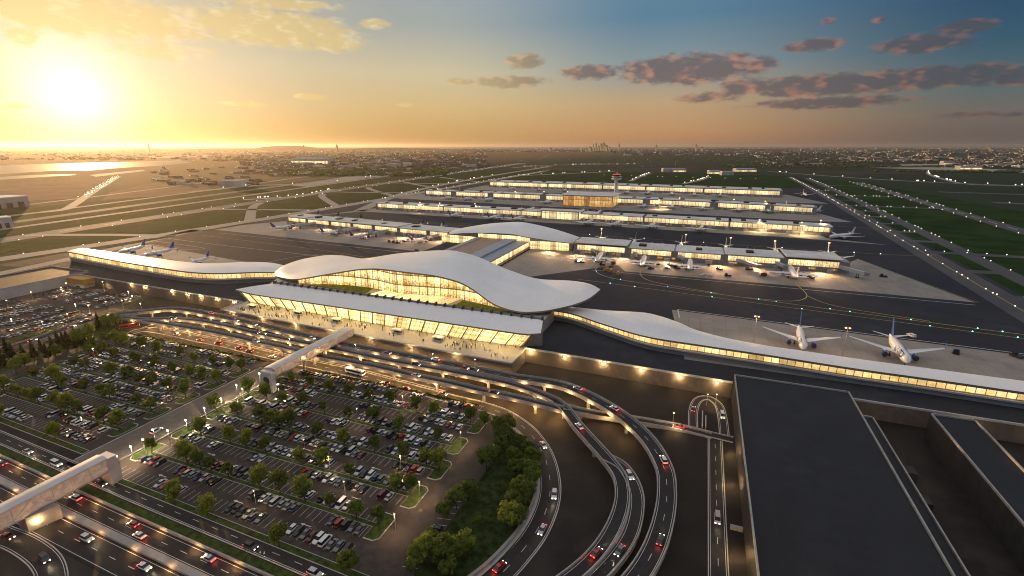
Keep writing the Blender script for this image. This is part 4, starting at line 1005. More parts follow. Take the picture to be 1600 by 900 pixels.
for v in range(7):
    rx, rz = (3.7, 3.5, 4.0, 3.2, 3.8, 3.4, 3.0)[v], (3.6, 3.9, 3.5, 3.3, 4.1, 3.0, 3.8)[v]
    lb, cs = leafcloud(100 + v, rx, rz, 1.9, 17, 95, .85)
    PROTO.append((lb.build('crown', 'leaf' if v % 3 else 'leaf_dark', link=False).data, trunk_mb(200 + v, 2.6, cs).build('trunk', 'bark', link=False).data))
CON = []
for v in range(3):
    r = random.Random(60 + v); b = MB(); hh = 13
    for k in range(1500):
        z = 1.2 + (hh - 1.2) * (1 - sqrt(r.random())); rad = (1 - z / hh) * 3.2 * (.75 + .25 * sin(z * 3.1)) * r.uniform(.45, 1.05) + .1; a = r.uniform(0, 2 * pi)
        c = Vector((cos(a) * rad, sin(a) * rad, z)); out = Vector((cos(a), sin(a), -.35)).normalized(); sd = Vector((-sin(a), cos(a), r.uniform(-.3, .3))); s_ = r.uniform(.45, .85)
        b.face([c - sd * s_ * .4, c + out * s_ * .9, c + sd * s_ * .4, c - out * s_ * .3 + Vector((0, 0, .25))])
    t = MB(); t.cyl((0, 0, 0), (0, 0, hh * .9), .24, .05, 7)
    CON.append((b.build('crown', 'needle', link=False).data, t.build('trunk', 'bark', link=False).data))
def tree(x, y, z, sc, label, group, proto=None, name='tree', sz=1.0):
    t = thing(name, label, 'tree', (x, y, z), R.uniform(0, 6.28), group); t.scale = (sc, sc, sc * sz)
    cr, tr = proto or R.choice(PROTO)
    for nm, d in (('trunk', tr), ('crown', cr)): o = bpy.data.objects.new(nm, d); C.objects.link(o); o.parent = t
    return t
zE = [(355, 35), (835, 45), (750, 120), (1050, 95), (965, 185), (600, 205), (865, 275), (230, 105), (325, 145), (420, 155), (465, 175), (45, 200), (195, 230), (280, 245), (715, 245), (520, 330), (625, 360), (755, 395), (980, 330), (1085, 360), (1155, 365), (1140, 240), (20, 310), (85, 330), (140, 340), (340, 435), (430, 465), (655, 545), (770, 595), (870, 625), (950, 480), (1035, 475), (120, 555), (790, 805), (490, 320), (1065, 470)]
E_T = [(300 + x / 3, 600 + (y + 42) / 3) for x, y in zE] + [(177, 735), (255, 700), (733, 668), (765, 660)]
zW = [(40, 245), (130, 290), (340, 340), (215, 60), (350, 120), (530, 165), (615, 180), (765, 245), (655, 460), (500, 400), (860, 545), (1015, 580), (670, 40), (820, 40), (1005, 120), (930, 280), (1010, 290), (1190, 140), (1255, 180), (1190, 385), (1345, 400), (570, 430), (270, 310)]
W_T = [(x / 5.625, 560 + (y + 60) / 5.625) for x, y in zW]
zW2 = [(120, 270), (230, 300), (405, 330), (205, 400), (140, 420), (335, 455), (655, 410), (460, 500), (915, 455), (1030, 500), (95, 555), (260, 570), (310, 610), (720, 560), (815, 580), (1165, 550), (430, 640), (520, 680), (670, 705), (940, 640), (50, 690), (270, 790), (410, 820), (945, 770), (1085, 830), (1195, 680), (1295, 700), (1405, 570), (1405, 880), (170, 290)]
W_T += [(160 + x / 5, 470 + (y + 42) / 5) for x, y in zW2]
done = []
for px, py in E_T + W_T:
    x, y, _ = at(px, py, LOW); lot = 'E' if x > -206 else 'W'
    Y = YE if lot == 'E' else YW
    yi = min(range(6), key=lambda k: abs(Y[k] - y)); ys = Y[yi]
    if yi == 0: ys += (-208 - x) * .019 if lot == 'E' else (-290 - x) * .02
    if -224 < x < -204: x = -225.5 if x < -215 else -203
    if any(hypot(x - q[0], ys - q[1]) < 4.2 for q in done): continue
    done.append((x, ys, lot, yi))
for lot, x0, x1, Y in (('E', -196, -88, YE), ('W', -332, -232, YW)):
    for yi in range(6):
        x = x0 + (yi * 5) % 9
        while x < x1:
            ys = Y[yi] + (((-208 - x) * .019 if lot == 'E' else (-290 - x) * .02) if yi == 0 else 0)
            if all(hypot(x - q[0], ys - q[1]) > (9.5 if lot == 'E' else 11) for q in done) and (yi or R.random() < .2): done.append((x, ys, lot, yi))
            x += 4
tn = {}
for x, y, lot, yi in sorted(done, key=lambda q: (q[2], q[3], abs(q[0] + 214))):
    tn[(lot, yi)] = n = tn.get((lot, yi), 0) + 1
    tree(x, y + R.uniform(-.3, .3), LOW + .2, R.uniform(.72, 1.05), f"leafy green tree, {ORD(n)} from walkway on {ORD(yi + 1)} planted strip from highway, {'ramp' if lot == 'E' else 'conifer'} side", 'trees on the car park strips', sz=1.18)
zG = [(575, 240), (545, 330), (640, 310), (480, 400), (660, 410), (655, 500), (640, 560), (595, 640), (340, 590), (400, 545), (280, 640), (440, 680), (390, 790), (230, 770), (145, 890), (270, 850), (330, 830), (300, 920), (510, 385), (620, 370), (690, 455), (560, 290), (615, 600), (355, 830), (205, 830), (668, 345), (700, 400), (690, 500), (678, 545), (655, 590), (625, 680), (600, 360), (590, 690), (540, 250), (620, 440)]
for k, (x, y) in enumerate(zG):
    X, Y, _ = at(600 + x / 3, 600 + y / 3, LOW)
    tree(X, Y, LOW, R.uniform(.85, 1.2) if k != 11 else .6, f'dense dark tree in the wooded island inside the loop road, {ORD(k + 1)} counted from the terminal', 'trees in the wooded island', (PROTO[(0, 3, 6)[k % 3]]) if k % 4 else None)
zC = [(825, 445), (350, 640), (495, 600), (570, 590), (290, 690), (120, 700), (210, 720), (450, 660), (630, 600), (400, 690), (20, 760), (640, 590), (690, 585), (80, 690), (540, 610)]
for k, (x, y) in enumerate(zC):
    X, Y, _ = at(x / 5.296, 430 + y / 5.296, LOW)
    tree(X, Y, LOW, R.uniform(.75, 1.1), f'tall dark conifer in the grove beside the approach viaduct, {ORD(k + 1)} in the belt', 'conifers beside the approach viaduct', R.choice(CON), 'conifer_tree')
for k, (x, y, s_) in enumerate(((735, 555, 1.5), (960, 455, 1.35), (470, 690, 1.0), (765, 640, 1.1), (985, 570, .9), (1035, 580, .9), (670, 590, 1.3), (900, 440, 1.2), (215, 770, 1.0))):
    X, Y, _ = at(x / 5.296, 430 + y / 5.296, LOW)
    tree(X, Y, LOW, s_, f'broad leafy tree at the edge of the conifer grove, {ORD(k + 1)} along its length', 'leafy trees by the conifer grove')
def hedge(label, q, w, h, seed):
    r = random.Random(seed); b = MB(); tot = plen(q)
    for _ in range(int(tot * 26)):
        p, a = along(q, r.uniform(0, tot)); o = r.uniform(-w, w); hh = h * (1 - (o / w) ** 2 * .5) * (.75 + .35 * sin(p[0] * .9 + p[1] * 1.3))
        c = Vector((p[0] - sin(a) * o, p[1] + cos(a) * o, p[2] + r.uniform(.1, 1) * hh)); d = Vector((r.gauss(0, 1), r.gauss(0, 1), r.gauss(.4, 1))).normalized(); t1 = d.orthogonal().normalized() * r.uniform(.3, .6); t2 = d.cross(t1)
        b.face([c - t1, c + t2 * .7, c + t1, c - t2 * .7])
    tag(b.build('hedge', 'leaf_dark'), label, 'hedge')
hedge('low hedge along the hillside car lot above the approach viaduct', [(-398, 118, LOW), (-399, 160, LOW), (-403, 205, LOW)], 2, 1.8, 1)
hedge('thin hedge between car park and the lower road', [(-338, 190.2, LOW), (-226, 190, LOW)], .5, 1.1, 2)
hedge('thin hedge between ramp side car park and the lower road', [(-188, 190.4, LOW), (-90, 189.4, LOW)], .5, 1.1, 3)
# ================================================================ PEOPLE
def person_mesh():
    me = bpy.data.meshes.new('p'); J = [(0, 0, .95), (0, 0, 1.2), (0, 0, 1.42), (0, .01, 1.52), (0, .03, 1.68), (.1, 0, .9), (.11, .12, .5), (.11, .2, .06), (.11, .32, .04), (-.1, 0, .9), (-.11, -.02, .5), (-.11, -.2, .1), (-.11, -.1, .04), (.19, 0, 1.4), (.25, -.08, 1.12), (.24, .04, .88), (-.19, 0, 1.4), (-.25, .06, 1.12), (-.24, .2, .92)]
    Ed = [(0, 1), (1, 2), (2, 3), (3, 4), (0, 5), (5, 6), (6, 7), (7, 8), (0, 9), (9, 10), (10, 11), (11, 12), (2, 13), (13, 14), (14, 15), (2, 16), (16, 17), (17, 18)]
    me.from_pydata(J, Ed, []); o = bpy.data.objects.new('p', me); C.objects.link(o)
    md = o.modifiers.new('s', 'SKIN'); rad = [.15, .15, .16, .06, .11, .1, .075, .05, .045, .1, .075, .05, .045, .07, .05, .035, .07, .05, .035]
    for k, v in enumerate(me.skin_vertices[0].data): v.radius = (rad[k], rad[k] * .85); v.use_root = k == 0
    o.modifiers.new('d', 'SUBSURF').levels = 1
    dg = bpy.context.evaluated_depsgraph_get(); m2 = bpy.data.meshes.new_from_object(o.evaluated_get(dg)); bpy.data.objects.remove(o); return m2
PM = person_mesh(); PMS = {}
for nm, c in (('black', (.02, .02, .024)), ('grey', (.12, .12, .13)), ('blue', (.03, .05, .12)), ('brown', (.12, .07, .04)), ('pale', (.5, .48, .44))):
    mm = PM.copy(); mm.materials.clear(); mat('cloth_' + nm, c, .8); mm.materials.append(MATS['cloth_' + nm]); mm.materials.append(MATS['skin'])
    for p_ in mm.polygons: p_.material_index = 1 if p_.center.z > 1.56 else 0; p_.use_smooth = True
    PMS[nm] = mm
kx = []
for k, (px, py) in enumerate(((395, 482), (466, 492), (526, 504), (622, 521), (685, 533))):
    x, y, _ = at(px, py, .1); kx.append((x, y))
    t = thing('kiosk', f'small white roofed kiosk on the forecourt, {ORD(k + 1)} from its open end', 'kiosk', (x, y, .07), -.05, 'kiosks along the forecourt')
    b = MB(); b.box(-3, 3, -1.5, 1.5, 0, 1.1); b.build('counter', 'wall_pale', t); b = MB(); b.box(-3.4, 3.4, -1.9, 1.9, 2.6, 3.1); b.build('roof', 'white_roof', t)
    b = MB(); b.box(-2.6, 2.6, -.8, .8, 1.1, 2.6); b.build('glass_booth', 'car_glass', t)
    for sx in (-3.1, 3.1):
        for sy in (-1.6, 1.6): c = MB(); c.cyl((sx, sy, 0), (sx, sy, 2.6), .09, .09, 6); c.build('post', 'steel', t)
pr = random.Random(8); zones = ['open end and first kiosk', 'first and second kiosks', 'second and third kiosks', 'third and fourth kiosks', 'fourth and fifth kiosks', 'fifth kiosk and closed end']
clusters = [(pr.uniform(-300, -95), pr.uniform(0, 1)) for _ in range(34)]
for k in range(215):
    if pr.random() < .75: c = pr.choice(clusters); x = c[0] + pr.gauss(0, 2.6); v = min(1, max(0, c[1] + pr.gauss(0, .12)))
    else: x, v = pr.uniform(-305, -90), pr.random()
    x = min(-89, max(-306, x)); yf = 232.4 - (x + 311) * .0418; yb = cb_pt((x + 306.5) / 217)[1] - .6
    y = yf + 1.2 + v * max(1, yb - yf - 2)
    if any(abs(x - q[0]) < 4 and abs(y - q[1]) < 2.4 for q in kx): continue
    col = pr.choice(['black'] * 5 + ['grey'] * 2 + ['blue'] * 2 + ['brown', 'pale'])
    o = bpy.data.objects.new('person', PMS[col]); C.objects.link(o); o.location = (x, y, .07); o.rotation_euler = (0, 0, pr.uniform(0, 6.28)); s_ = pr.uniform(1.15, 1.3); o.scale = (s_,) * 3
    zi = sum(x > q[0] for q in kx)
    tag(o, f'walking person in {col} clothes on the forecourt between {zones[zi]}', 'person', f'people in {col} between {zones[zi]}')
# ================================================================ AIRCRAFT
def plane(tail, engine, letters):
    t = bpy.data.objects.new('airliner', None); C.objects.link(t)
    prof = [(19, .05, 3.3), (18.6, .55, 3.35), (17.8, 1.05, 3.5), (16.5, 1.55, 3.65), (14.5, 1.9, 3.8), (11, 2, 3.85), (-6, 2, 3.85), (-10, 1.85, 4.0), (-14, 1.35, 4.4), (-17.5, .7, 4.85), (-19.5, .25, 5.1)]
    b = MB(); rows = [[(r_ * cos(2 * pi * k / 14), y, z + r_ * sin(2 * pi * k / 14)) for k in range(14)] for y, r_, z in prof]
    b.grid(rows, 0, True); b.face(rows[-1]); b.build('fuselage', 'plane_white', t, True)
    def foil(name, m, root, tip, rc, tc, th, par=None):
        b = MB(); secs = []
        for (x, y, z), c, k in ((root, rc, 1), (tip, tc, .45)):
            v_ = name == 'fin'
            pts = [(0, 0), (.25, .5), (.6, .4), (1, 0), (.6, -.4), (.25, -.5)]
            secs.append([((x + q[1] * th * k) if v_ else x, y - q[0] * c, z if v_ else z + q[1] * th * k) for q in pts])
        b.grid(secs, 0, True); b.face(secs[1]); b.face(secs[0][::-1]); return b.build(name, m, par or t)
    for s_ in (-1, 1):
        foil('wing', 'plane_white', (s_ * 1.5, 5.2, 3.0), (s_ * 18, -6.6, 4.7), 7.2, 1.7, .75)
        wl = MB(); wl.face([(s_ * 18, -6.6, 4.7), (s_ * 18, -8.3, 4.7), (s_ * 18.5, -9, 6.6), (s_ * 18.5, -8.1, 6.6)]); wl.face([(s_ * 18.05, -6.6, 4.7), (s_ * 18.55, -8.1, 6.6), (s_ * 18.55, -9, 6.6), (s_ * 18.05, -8.3, 4.7)]); wl.build('winglet', tail, t)
        foil('tailplane', 'plane_white', (s_ * .5, -14.5, 4.9), (s_ * 6.9, -18.6, 5.6), 3.6, 1.3, .35)
        e = MB(); ex, ez = s_ * 5.6, 2.05
        rr_ = [[(ex + q * cos(2 * pi * k / 12), y, ez + q * sin(2 * pi * k / 12)) for k in range(12)] for y, q in ((6.1, 1.0), (5.7, 1.2), (3.2, 1.15), (1.6, .75))]
        e.grid(rr_, 0, True); e.face(rr_[-1]); en = e.build('engine', engine, t, True)
        f = MB(); f.cyl((ex, 5.9, ez), (ex, 5.95, ez), 1.02, .98, 12); f.build('fan', 'dark_steel', en)
        py = MB(); py.box(ex - .12, ex + .12, .6, 4.4, ez + 1.0, ez + 1.5); py.build('pylon', 'plane_white', en)
        g = MB(); g.cyl((s_ * 2.6, -.8, .55), (s_ * 2.6, -.8, 3), .18, .18, 6); g.cyl((s_ * 2.6 - .4, -.8, .55), (s_ * 2.6 + .4, -.8, .55), .55, .55, 10); g.build('landing_gear', 'rubber', t)
        cw = MB()
        for k in range(24):
            y = 13 - k * 1.05
            if y > -11: r_ = 2.03 if y > -6 else 1.93; cw.face([(s_ * r_ * cos(.32), y, 3.9 + r_ * sin(.32) - .32), (s_ * r_ * cos(.32), y - .5, 3.9 + r_ * sin(.32) - .32), (s_ * r_ * cos(.45), y - .5, 3.9 + r_ * sin(.45) - .32), (s_ * r_ * cos(.45), y, 3.9 + r_ * sin(.45) - .32)][::s_])
        cw.build('cabin_windows', 'plane_glass', t)
        if letters:
            cu = bpy.data.curves.new('lettering', 'FONT'); cu.body = 'UNITED'; cu.size = 3.4; cu.align_x = 'CENTER'; cu.align_y = 'CENTER'; cu.offset = .05; cu.extrude = .02
            fo = bpy.data.objects.new('tmp', cu); C.objects.link(fo); dg = bpy.context.evaluated_depsgraph_get(); me = bpy.data.meshes.new_from_object(fo.evaluated_get(dg)); bpy.data.objects.remove(fo)
            me.materials.clear(); me.materials.append(MATS['letter_blue'])
            lo = bpy.data.objects.new('lettering', me); C.objects.link(lo); lo.parent = t
            for v_ in me.vertices:                      # wrap the letters round the hull
                h = v_.co.y; an = .46 + h / 2.06; rr2 = 2.05 + v_.co.z
                v_.co = (s_ * rr2 * cos(an), 9.0 + s_ * v_.co.x, 3.85 + rr2 * sin(an))
    foil('fin', tail, (0, -12.4, 5.4), (0, -18.3, 12.2), 5.6, 2.1, .5)
    g = MB(); g.cyl((0, 14.6, .4), (0, 14.6, 2.6), .14, .14, 6); g.cyl((-.3, 14.6, .4), (.3, 14.6, .4), .4, .4, 10); g.build('landing_gear', 'rubber', t)
    w = MB()
    for s_ in (-1, 1): w.face([(0, 18.02, 4.35), (s_ * .85, 17.35, 4.2), (s_ * .85, 16.75, 4.72), (0, 17.0, 4.98)][::-s_])
    w.build('cockpit_window', 'plane_glass', t)
    return t
PL = {'blue': plane('tail_blue', 'engine_blue', True), 'navy': plane('tail_navy', 'tail_navy', True), 'white': plane('plane_white', 'wall_grey', False), 'lightblue': plane('paint_silver', 'wall_grey', False)}
used = set()
def jet(kind, nose, hdg, sc, label, group='airliners parked at the terminal'):
    """nose: where the nose stands on the apron; hdg: degrees clockwise from the +Y axis"""
    a = -radians(hdg); sc = sc if isinstance(sc, tuple) else (sc,) * 3; x, y = nose[0] + sin(a) * 19 * sc[1], nose[1] - cos(a) * 19 * sc[1]
    if kind not in used:
        used.add(kind); o = PL[kind]; o.location = (x, y, .07); o.rotation_euler = (0, 0, a); o.scale = sc; tag(o, label, 'airliner', group)
    else: tag(dup(PL[kind], (x, y, .07), a, label, group, sc), None, 'airliner')
jet('blue', (-569, 318), 166, .98, 'blue tailed airliner with lettered hull, nearest the finger\'s far tip')
jet('blue', (-529, 317), 176, .98, 'blue tailed airliner with lettered hull, middle one behind the lit finger')
jet('blue', (-455, 311), 168, .8, 'smaller blue tailed airliner behind the bend of the lit finger')
for k, (p, h) in enumerate((((-530, 532), 18), ((-442, 524), 11), ((-390, 517), 13), ((-309, 519), 6))):
    jet('navy', p, h, 1.0, f'dark blue tailed airliner nosed at second concourse, {ORD(k + 1)} from its outer tip')
for k, (px, py) in enumerate(((507, 333), (552, 333), (592, 335), (678, 345), (714, 346))):
    x, y, _ = at(px - 6, py + 3, 3); jet('navy', (x, 558 - (x + 577) * .116 + 32), 186, .95, f'blue tailed airliner seen over the second concourse roof, {ORD(k + 1)} from outer tip')
for k, (p, h, s_) in enumerate((((-92, 500), -4, 1.2), ((-48, 499), -2, 1.22), ((-4.5, 499), -1, 1.2), ((82, 501), 1, 1.25))):
    jet('white', p, h, s_, f'large white airliner on amber lit stand facing second concourse, {ORD(k + 1)} from the hub')
for k, (px, py) in enumerate(((940, 372), (995, 374), (1066, 377), (1134, 388), (1210, 390), (1289, 393))):
    x, y, _ = at(px, py, 4); jet('lightblue' if k < 2 else 'white', (x, 541), 180, 1.15, f"{'silver' if k < 2 else 'white'} finned airliner standing behind the second concourse roof, {ORD(k + 1)} from the hub")
jet('white', (152, 697), -132, 1.15, 'very large white airliner parked sideways beyond third concourse end')
jet('blue', (61, 290), -176, (1.12, .88, 1.3), 'lettered airliner nose on behind the terminal arm, nearer the hall', 'airliners behind the terminal arm')
jet('blue', (108, 288.5), -177, (1.22, .95, 1.38), 'bigger lettered airliner nose on behind the arm, beside the tall mast', 'airliners behind the terminal arm')
for row_, y0, xs, nm in ((0, 726, (-150, -110, -60, 5, -300, -370, -260), 'third'), (1, 968, (-420, -290, -100, -50, 5, 60, 110, -470, -520), 'fourth'), (2, 1240, (-170, -120, -70, -20, 40, -330, -400, -470), 'farthest')):
    for k, x in enumerate(sorted(xs)): jet('white' if x > -250 else 'navy', (x, y0 + 4), R.uniform(-8, 8), 1.15, f'distant airliner nosed at the {nm} concourse, {ORD(k + 1)} along it')
for k, (x, y) in enumerate(((-280, 795), (-190, 800), (-160, 798), (150, 1010), (-560, 1050), (-520, 1052), (222, 1290))): jet('white', (x, y), 180, 1.15, f'distant airliner tail seen beyond the {"third" if y < 900 else "fourth" if y < 1100 else "farthest"} concourse, {ORD(k + 1)} of the far side ones')
jet('white', (152, 962), -110, 1.15, 'white airliner turned sideways at the fourth concourse end')
# jet bridges
def jetbridge(x0, y0, x1, y1, label):
    t = thing('jet_bridge', label, 'jet bridge'); b = MB(); b.beam([(x0, y0, 4.4), (x1, y1, 4.0)], -1.4, 1.4, 0, 2.7); b.build('tunnel', 'wall_pale', t)
    c = MB(); c.box(x1 - 1.9, x1 + 1.9, y1 - 1.6, y1 + 1.6, 3.7, 7); c.build('cab', 'wall_grey', t)
    mx, my = x0 * .3 + x1 * .7, y0 * .3 + y1 * .7; c = MB(); c.box(mx - .9, mx - .5, my - .3, my + .3, .07, 4.2); c.box(mx + .5, mx + .9, my - .3, my + .3, .07, 4.2); c.box(mx - 1.4, mx + 1.4, my - .6, my + .6, .07, .8); c.build('support_leg', 'dark_steel', t)
for k, (x0, y0, x1, y1) in enumerate(((-104, 507, -97, 498), (-60, 507, -53, 494), (-16, 507, -9, 495), (38, 509, 56, 490), (72, 510, 78, 496), (124, 512, 140, 492), (-515, 550, -528, 520), (-432, 538, -440, 512), (-380, 533, -388, 506), (-300, 525, -307, 508))):
    jetbridge(x0, y0, x1, y1, f'pale passenger bridge reaching from second concourse, {ORD(k + 1) if k < 6 else ORD(k - 5)} on the {"hub to tip" if k < 6 else "blue tailed jets"} side')
# ================================================================ APRON VEHICLES
def service(kind, x, y, a, label):
    t = thing('service_vehicle', label, 'service vehicle', (x, y, .07), a, 'vehicles on the apron')
    if kind == 'truck':
        b = MB(); b.box(-1.2, 1.2, -3.4, 1.2, .7, 3.3); b.build('box_body', 'paint_maroon', t); b = MB(); b.box(-1.15, 1.15, 1.3, 3.1, .5, 2.5); b.build('cab', 'plane_white', t)
    elif kind == 'dolly':
        b = MB(); b.prism([(-1.4, -2.6), (1.4, -2.6), (1.4, 2.6), (-1.4, 2.6)], .6, 2.4); b.cyl((0, -2.5, 2.2), (0, 2.5, 2.2), 1.3, 1.3, 10); b.build('canopy', 'orange_wall', t)
    elif kind == 'tug':
        b = MB(); b.box(-1.5, 1.5, -2.8, 2.8, .4, 1.5); b.build('chassis', 'paint_black', t); b = MB(); b.box(-1.1, 1.1, .4, 2.2, 1.5, 2.7); b.build('cab', 'car_glass', t)
    else:
        b = MB(); b.box(-1.1, 1.1, -2.4, 2.4, .4, 1.3); b.box(-1, 1, -2.2, 1.0, 1.3, 2.1); b.build('body', 'plane_white', t); b = MB(); b.box(-1.02, 1.02, -2.0, .6, 1.4, 1.9); b.build('windows', 'car_glass', t)
    for sx in (-1, 1):
        for sy in (-1.8, 1.8): c = MB(); c.cyl((sx - .2, sy, .45), (sx + .2, sy, .45), .45, .45, 8); c.build('wheel', 'rubber', t)
for k, (px, py, kd) in enumerate(((902, 409, 'tug'), (909, 410, 'tug'), (941, 414, 'tug'), (956, 413, 'truck'), (947, 423, 'dolly'), (954, 425, 'dolly'), (966, 429, 'dolly'), (1017, 420, 'tug'), (1029, 413, 'tug'), (1043, 419, 'tug'), (1047, 414, 'tug'), (1052, 416, 'tug'), (1058, 419, 'tug'), (1107, 416, 'tug'), (1098, 430, 'van'), (1110, 431, 'van'), (1137, 431, 'tug'), (1191, 431, 'truck'), (1124, 421, 'tug'), (1170, 421, 'tug'), (1380, 432, 'tug'), (1267, 434, 'tug'), (1494, 551, 'tug'), (1589, 557, 'tug'), (1424, 525, 'van'), (608, 378, 'tug'), (616, 379, 'tug'), (622, 380, 'tug'), (632, 377, 'tug'), (638, 376, 'tug'))):
    x, y, _ = at(px, py, .5); service(kd, x, y, R.uniform(0, 3.1), f"{dict(tug='low black tug', truck='dark red box truck', dolly='orange covered baggage dolly', van='small white van')[kd]} on the apron, {ORD(k + 1)} vehicle counting along the stands")
# ================================================================ LAMPS
def mast(x, y, z, h, label, watts, col=WARM, heads=2, name='floodlight_mast', cat='light mast', grp='light masts on the apron', spot=2.5, k=1.0, headm='mast_head'):
    t = thing(name, label, cat, (x, y, z), 0, grp)
    b = MB(); b.cyl((0, 0, 0), (0, 0, h), .18 * k, .1 * k, 8); b.build('pole', 'steel', t)
    b = MB(); b.box(-.9 * k, .9 * k, -.12, .12, h, h + .25); b.build('bracket', 'steel', t)
    for s_ in ((-.7, .7) if heads == 2 else (0,)):
        b = MB(); b.ball((s_ * k, 0, h - .2 * k), .42 * k, 0, 8, 6, (1, 1, .7)); b.build('lamp_head', headm, t)
    lamp('SPOT', (x + .75 * k, y - .5 * k, z + h - .7 * k), watts, col, .35, (0, 0, 0), spot, .8)
for k, (px, py, h) in enumerate(((1183, 494, 19), (1325, 512, 19))): x, y, _ = at(px, py, h); mast(x, y, .07, h, 'tall floodlight mast behind the terminal arm, ' + ('nearer the hall' if k == 0 else 'between the two nose on airliners'), 9000, k=1.3)
for k, (px, py) in enumerate(((940, 357), (1072, 366), (1142, 371), (1211, 376), (1296, 379))): x, y, _ = at(px, py, 17); mast(x, y, .07, 17, f'lit floodlight mast beyond second concourse roof, {ORD(k + 1)} from the hub', 14000, heads=1, k=2.3)
for k, (px, py) in enumerate(((1187, 343), (1253, 347), (1283, 344), (742, 318), (687, 317), (656, 316))): x, y, _ = at(px, py, 17); mast(x, y, .07, 17, f'distant floodlight mast near third concourse, {ORD(k + 1)} of those', 60000, heads=1, k=2.6)
for k, (px, py) in enumerate(((1062, 309), (1196, 314), (1147, 311), (1030, 312), (850, 299), (887, 299), (805, 299))): x, y, _ = at(px, py, 17); mast(x, y, .07, 17, f'tiny floodlight mast between the two farthest concourses, {ORD(k + 1)} of those', 80000, heads=1, k=3)
for x, y in ((-116, 484), (-70, 485), (-26, 485), (22, 486), (52, 487), (108, 489)): lamp('SPOT', (x, y + 17, 9.4), 75000, (1, .55, .24), 1.5, (radians(-52), 0, 0), 2.3, 1)
for x, y in ((-555, 532), (-486, 526), (-416, 518), (-350, 510), (-328, 508), (-292, 504)): lamp('SPOT', (x, y + 15, 9.4), 60000, (1, .55, .24), 1.5, (radians(-52), 0, 0), 2.3, 1)
lamp('SPOT', (-150, 505, 9), 60000, (1, .6, .25), 1, (radians(-45), 0, 0), 2.2, .9)
WW = (1, .86, .66)
for k, (px, py) in enumerate(((290, 656), (223, 686), (204, 697), (369, 601), (378, 607), (319, 637), (239, 671), (434, 600), (262, 672), (345, 622), (182, 712), (405, 583))):  # list includes extra lamps added to brighten the walkway
    x, y, _ = at(px, py, LOW + 7); mast(x, y, LOW + .04, 7, f'bright white street lamp on the walkway, {ORD(k + 1)} of its lamps', 5200 if k < 4 else 4200, (1, .74, .44), 1, 'street_lamp', 'street lamp', 'street lamps in the car park', 2.6, .9, 'lamp_white')
for k, (px, py) in enumerate(((655, 752), (661, 746), (618, 801), (718, 677), (420, 748), (333, 622), (625, 712), (510, 716), (633, 615), (683, 715), (555, 640), (545, 745), (135, 548), (26, 562), (130, 520), (470, 690), (392, 770), (250, 610), (120, 655))):
    x, y, _ = at(px, py, LOW + 7); yy = min(YE + YW, key=lambda q: abs(q - y))
    mast(x, yy if abs(yy - y) < 4 else y, LOW + .1, 7, f'slim street lamp lighting the car park rows, {ORD(k + 1)} lamp of the rows', 3200 if k < 4 else 2400, (1, .64, .32), 1, 'street_lamp', 'street lamp', 'street lamps in the car park', 2.6, .55, 'lamp_warm' if k not in (12, 13) else 'lamp_white')
for k, (px, py) in enumerate(((48, 456), (95, 449), (10, 469), (17, 498), (138, 477), (117, 475), (103, 442), (160, 440), (70, 503), (200, 455), (195, 470), (165, 471), (105, 490))):  # count raised with added lamps so the lot glows amber
    x, y, _ = at(px, py, LOW + 7); x = min(-405, x); mast(x, y, LOW + .04, 7, f'amber street lamp in the hillside car lot, {ORD(k + 1)} of the lot', 5200, WARM, 1, 'street_lamp', 'street lamp', 'street lamps in the hillside lot', 2.6, .9, 'lamp_warm')
for k, (px, py) in enumerate(((1240, 0),)): pass
for k, (px, py) in enumerate(((1106, 616), (1120, 616), (1053, 645), (295, 0))[:3]): x, y, _ = at(px, py, LOW + 6); mast(x, y, LOW + .02, 6, f'small street lamp near the turning loop, {ORD(k + 1)} of three', 800, WARM, 1, 'street_lamp', 'street lamp', 'street lamps by the turning loop', 2.6, .6, 'lamp_warm')
for k, (px, py) in enumerate(((219, 473), (268, 497), (346, 501), (415, 520), (452, 528), (555, 537), (676, 551), (742, 560))): x, y, _ = at(px, py, 3); mast(x, y, ZV + .1, 4, f'small lamp post on the viaduct parapet, {ORD(k + 1)} from conifers', 260, WW, 1, 'street_lamp', 'street lamp', 'lamp posts on the viaducts', 2.6, .55, 'lamp_white')
def walllamp(x, y, label, e=1500):
    t = thing('wall_lamp', label, 'wall lamp', (x, y - .5, -.45), 0, 'lamps along the retaining walls')
    b = MB(); b.box(-.45, .45, -.35, .3, -.1, .25); b.build('housing', 'dark_steel', t); b = MB(); b.box(-.4, .4, -.4, .1, -.22, -.11); b.box(-.4, .4, -.42, -.36, -.1, .22); b.build('lens', 'lamp_warm', t)
    lamp('POINT', (x, y - 1.7, -.9), e, WARM, .25)
for k, (px, py) in enumerate(((200, 445), (220, 449), (263, 456), (287, 460), (307, 464), (333, 468), (358, 473))):
    x, _, _ = at(px, py, 0); walllamp(x, 255.8 - (x + 520) * .0311 - .1, f'warm wall lamp on the finger side retaining wall, {ORD(k + 1)} from the car lot', 1700)
for k, (px, py) in enumerate(((826, 551), (880, 560), (940, 570), (1000, 580), (1061, 590), (1121, 601))):
    x, _, _ = at(px, py, 0); walllamp(x, 243.8 - (x + 85.6) * .0294 - .1, f'warm wall lamp above the sunken ramps, {ORD(k + 1)} from the forecourt', 2300)
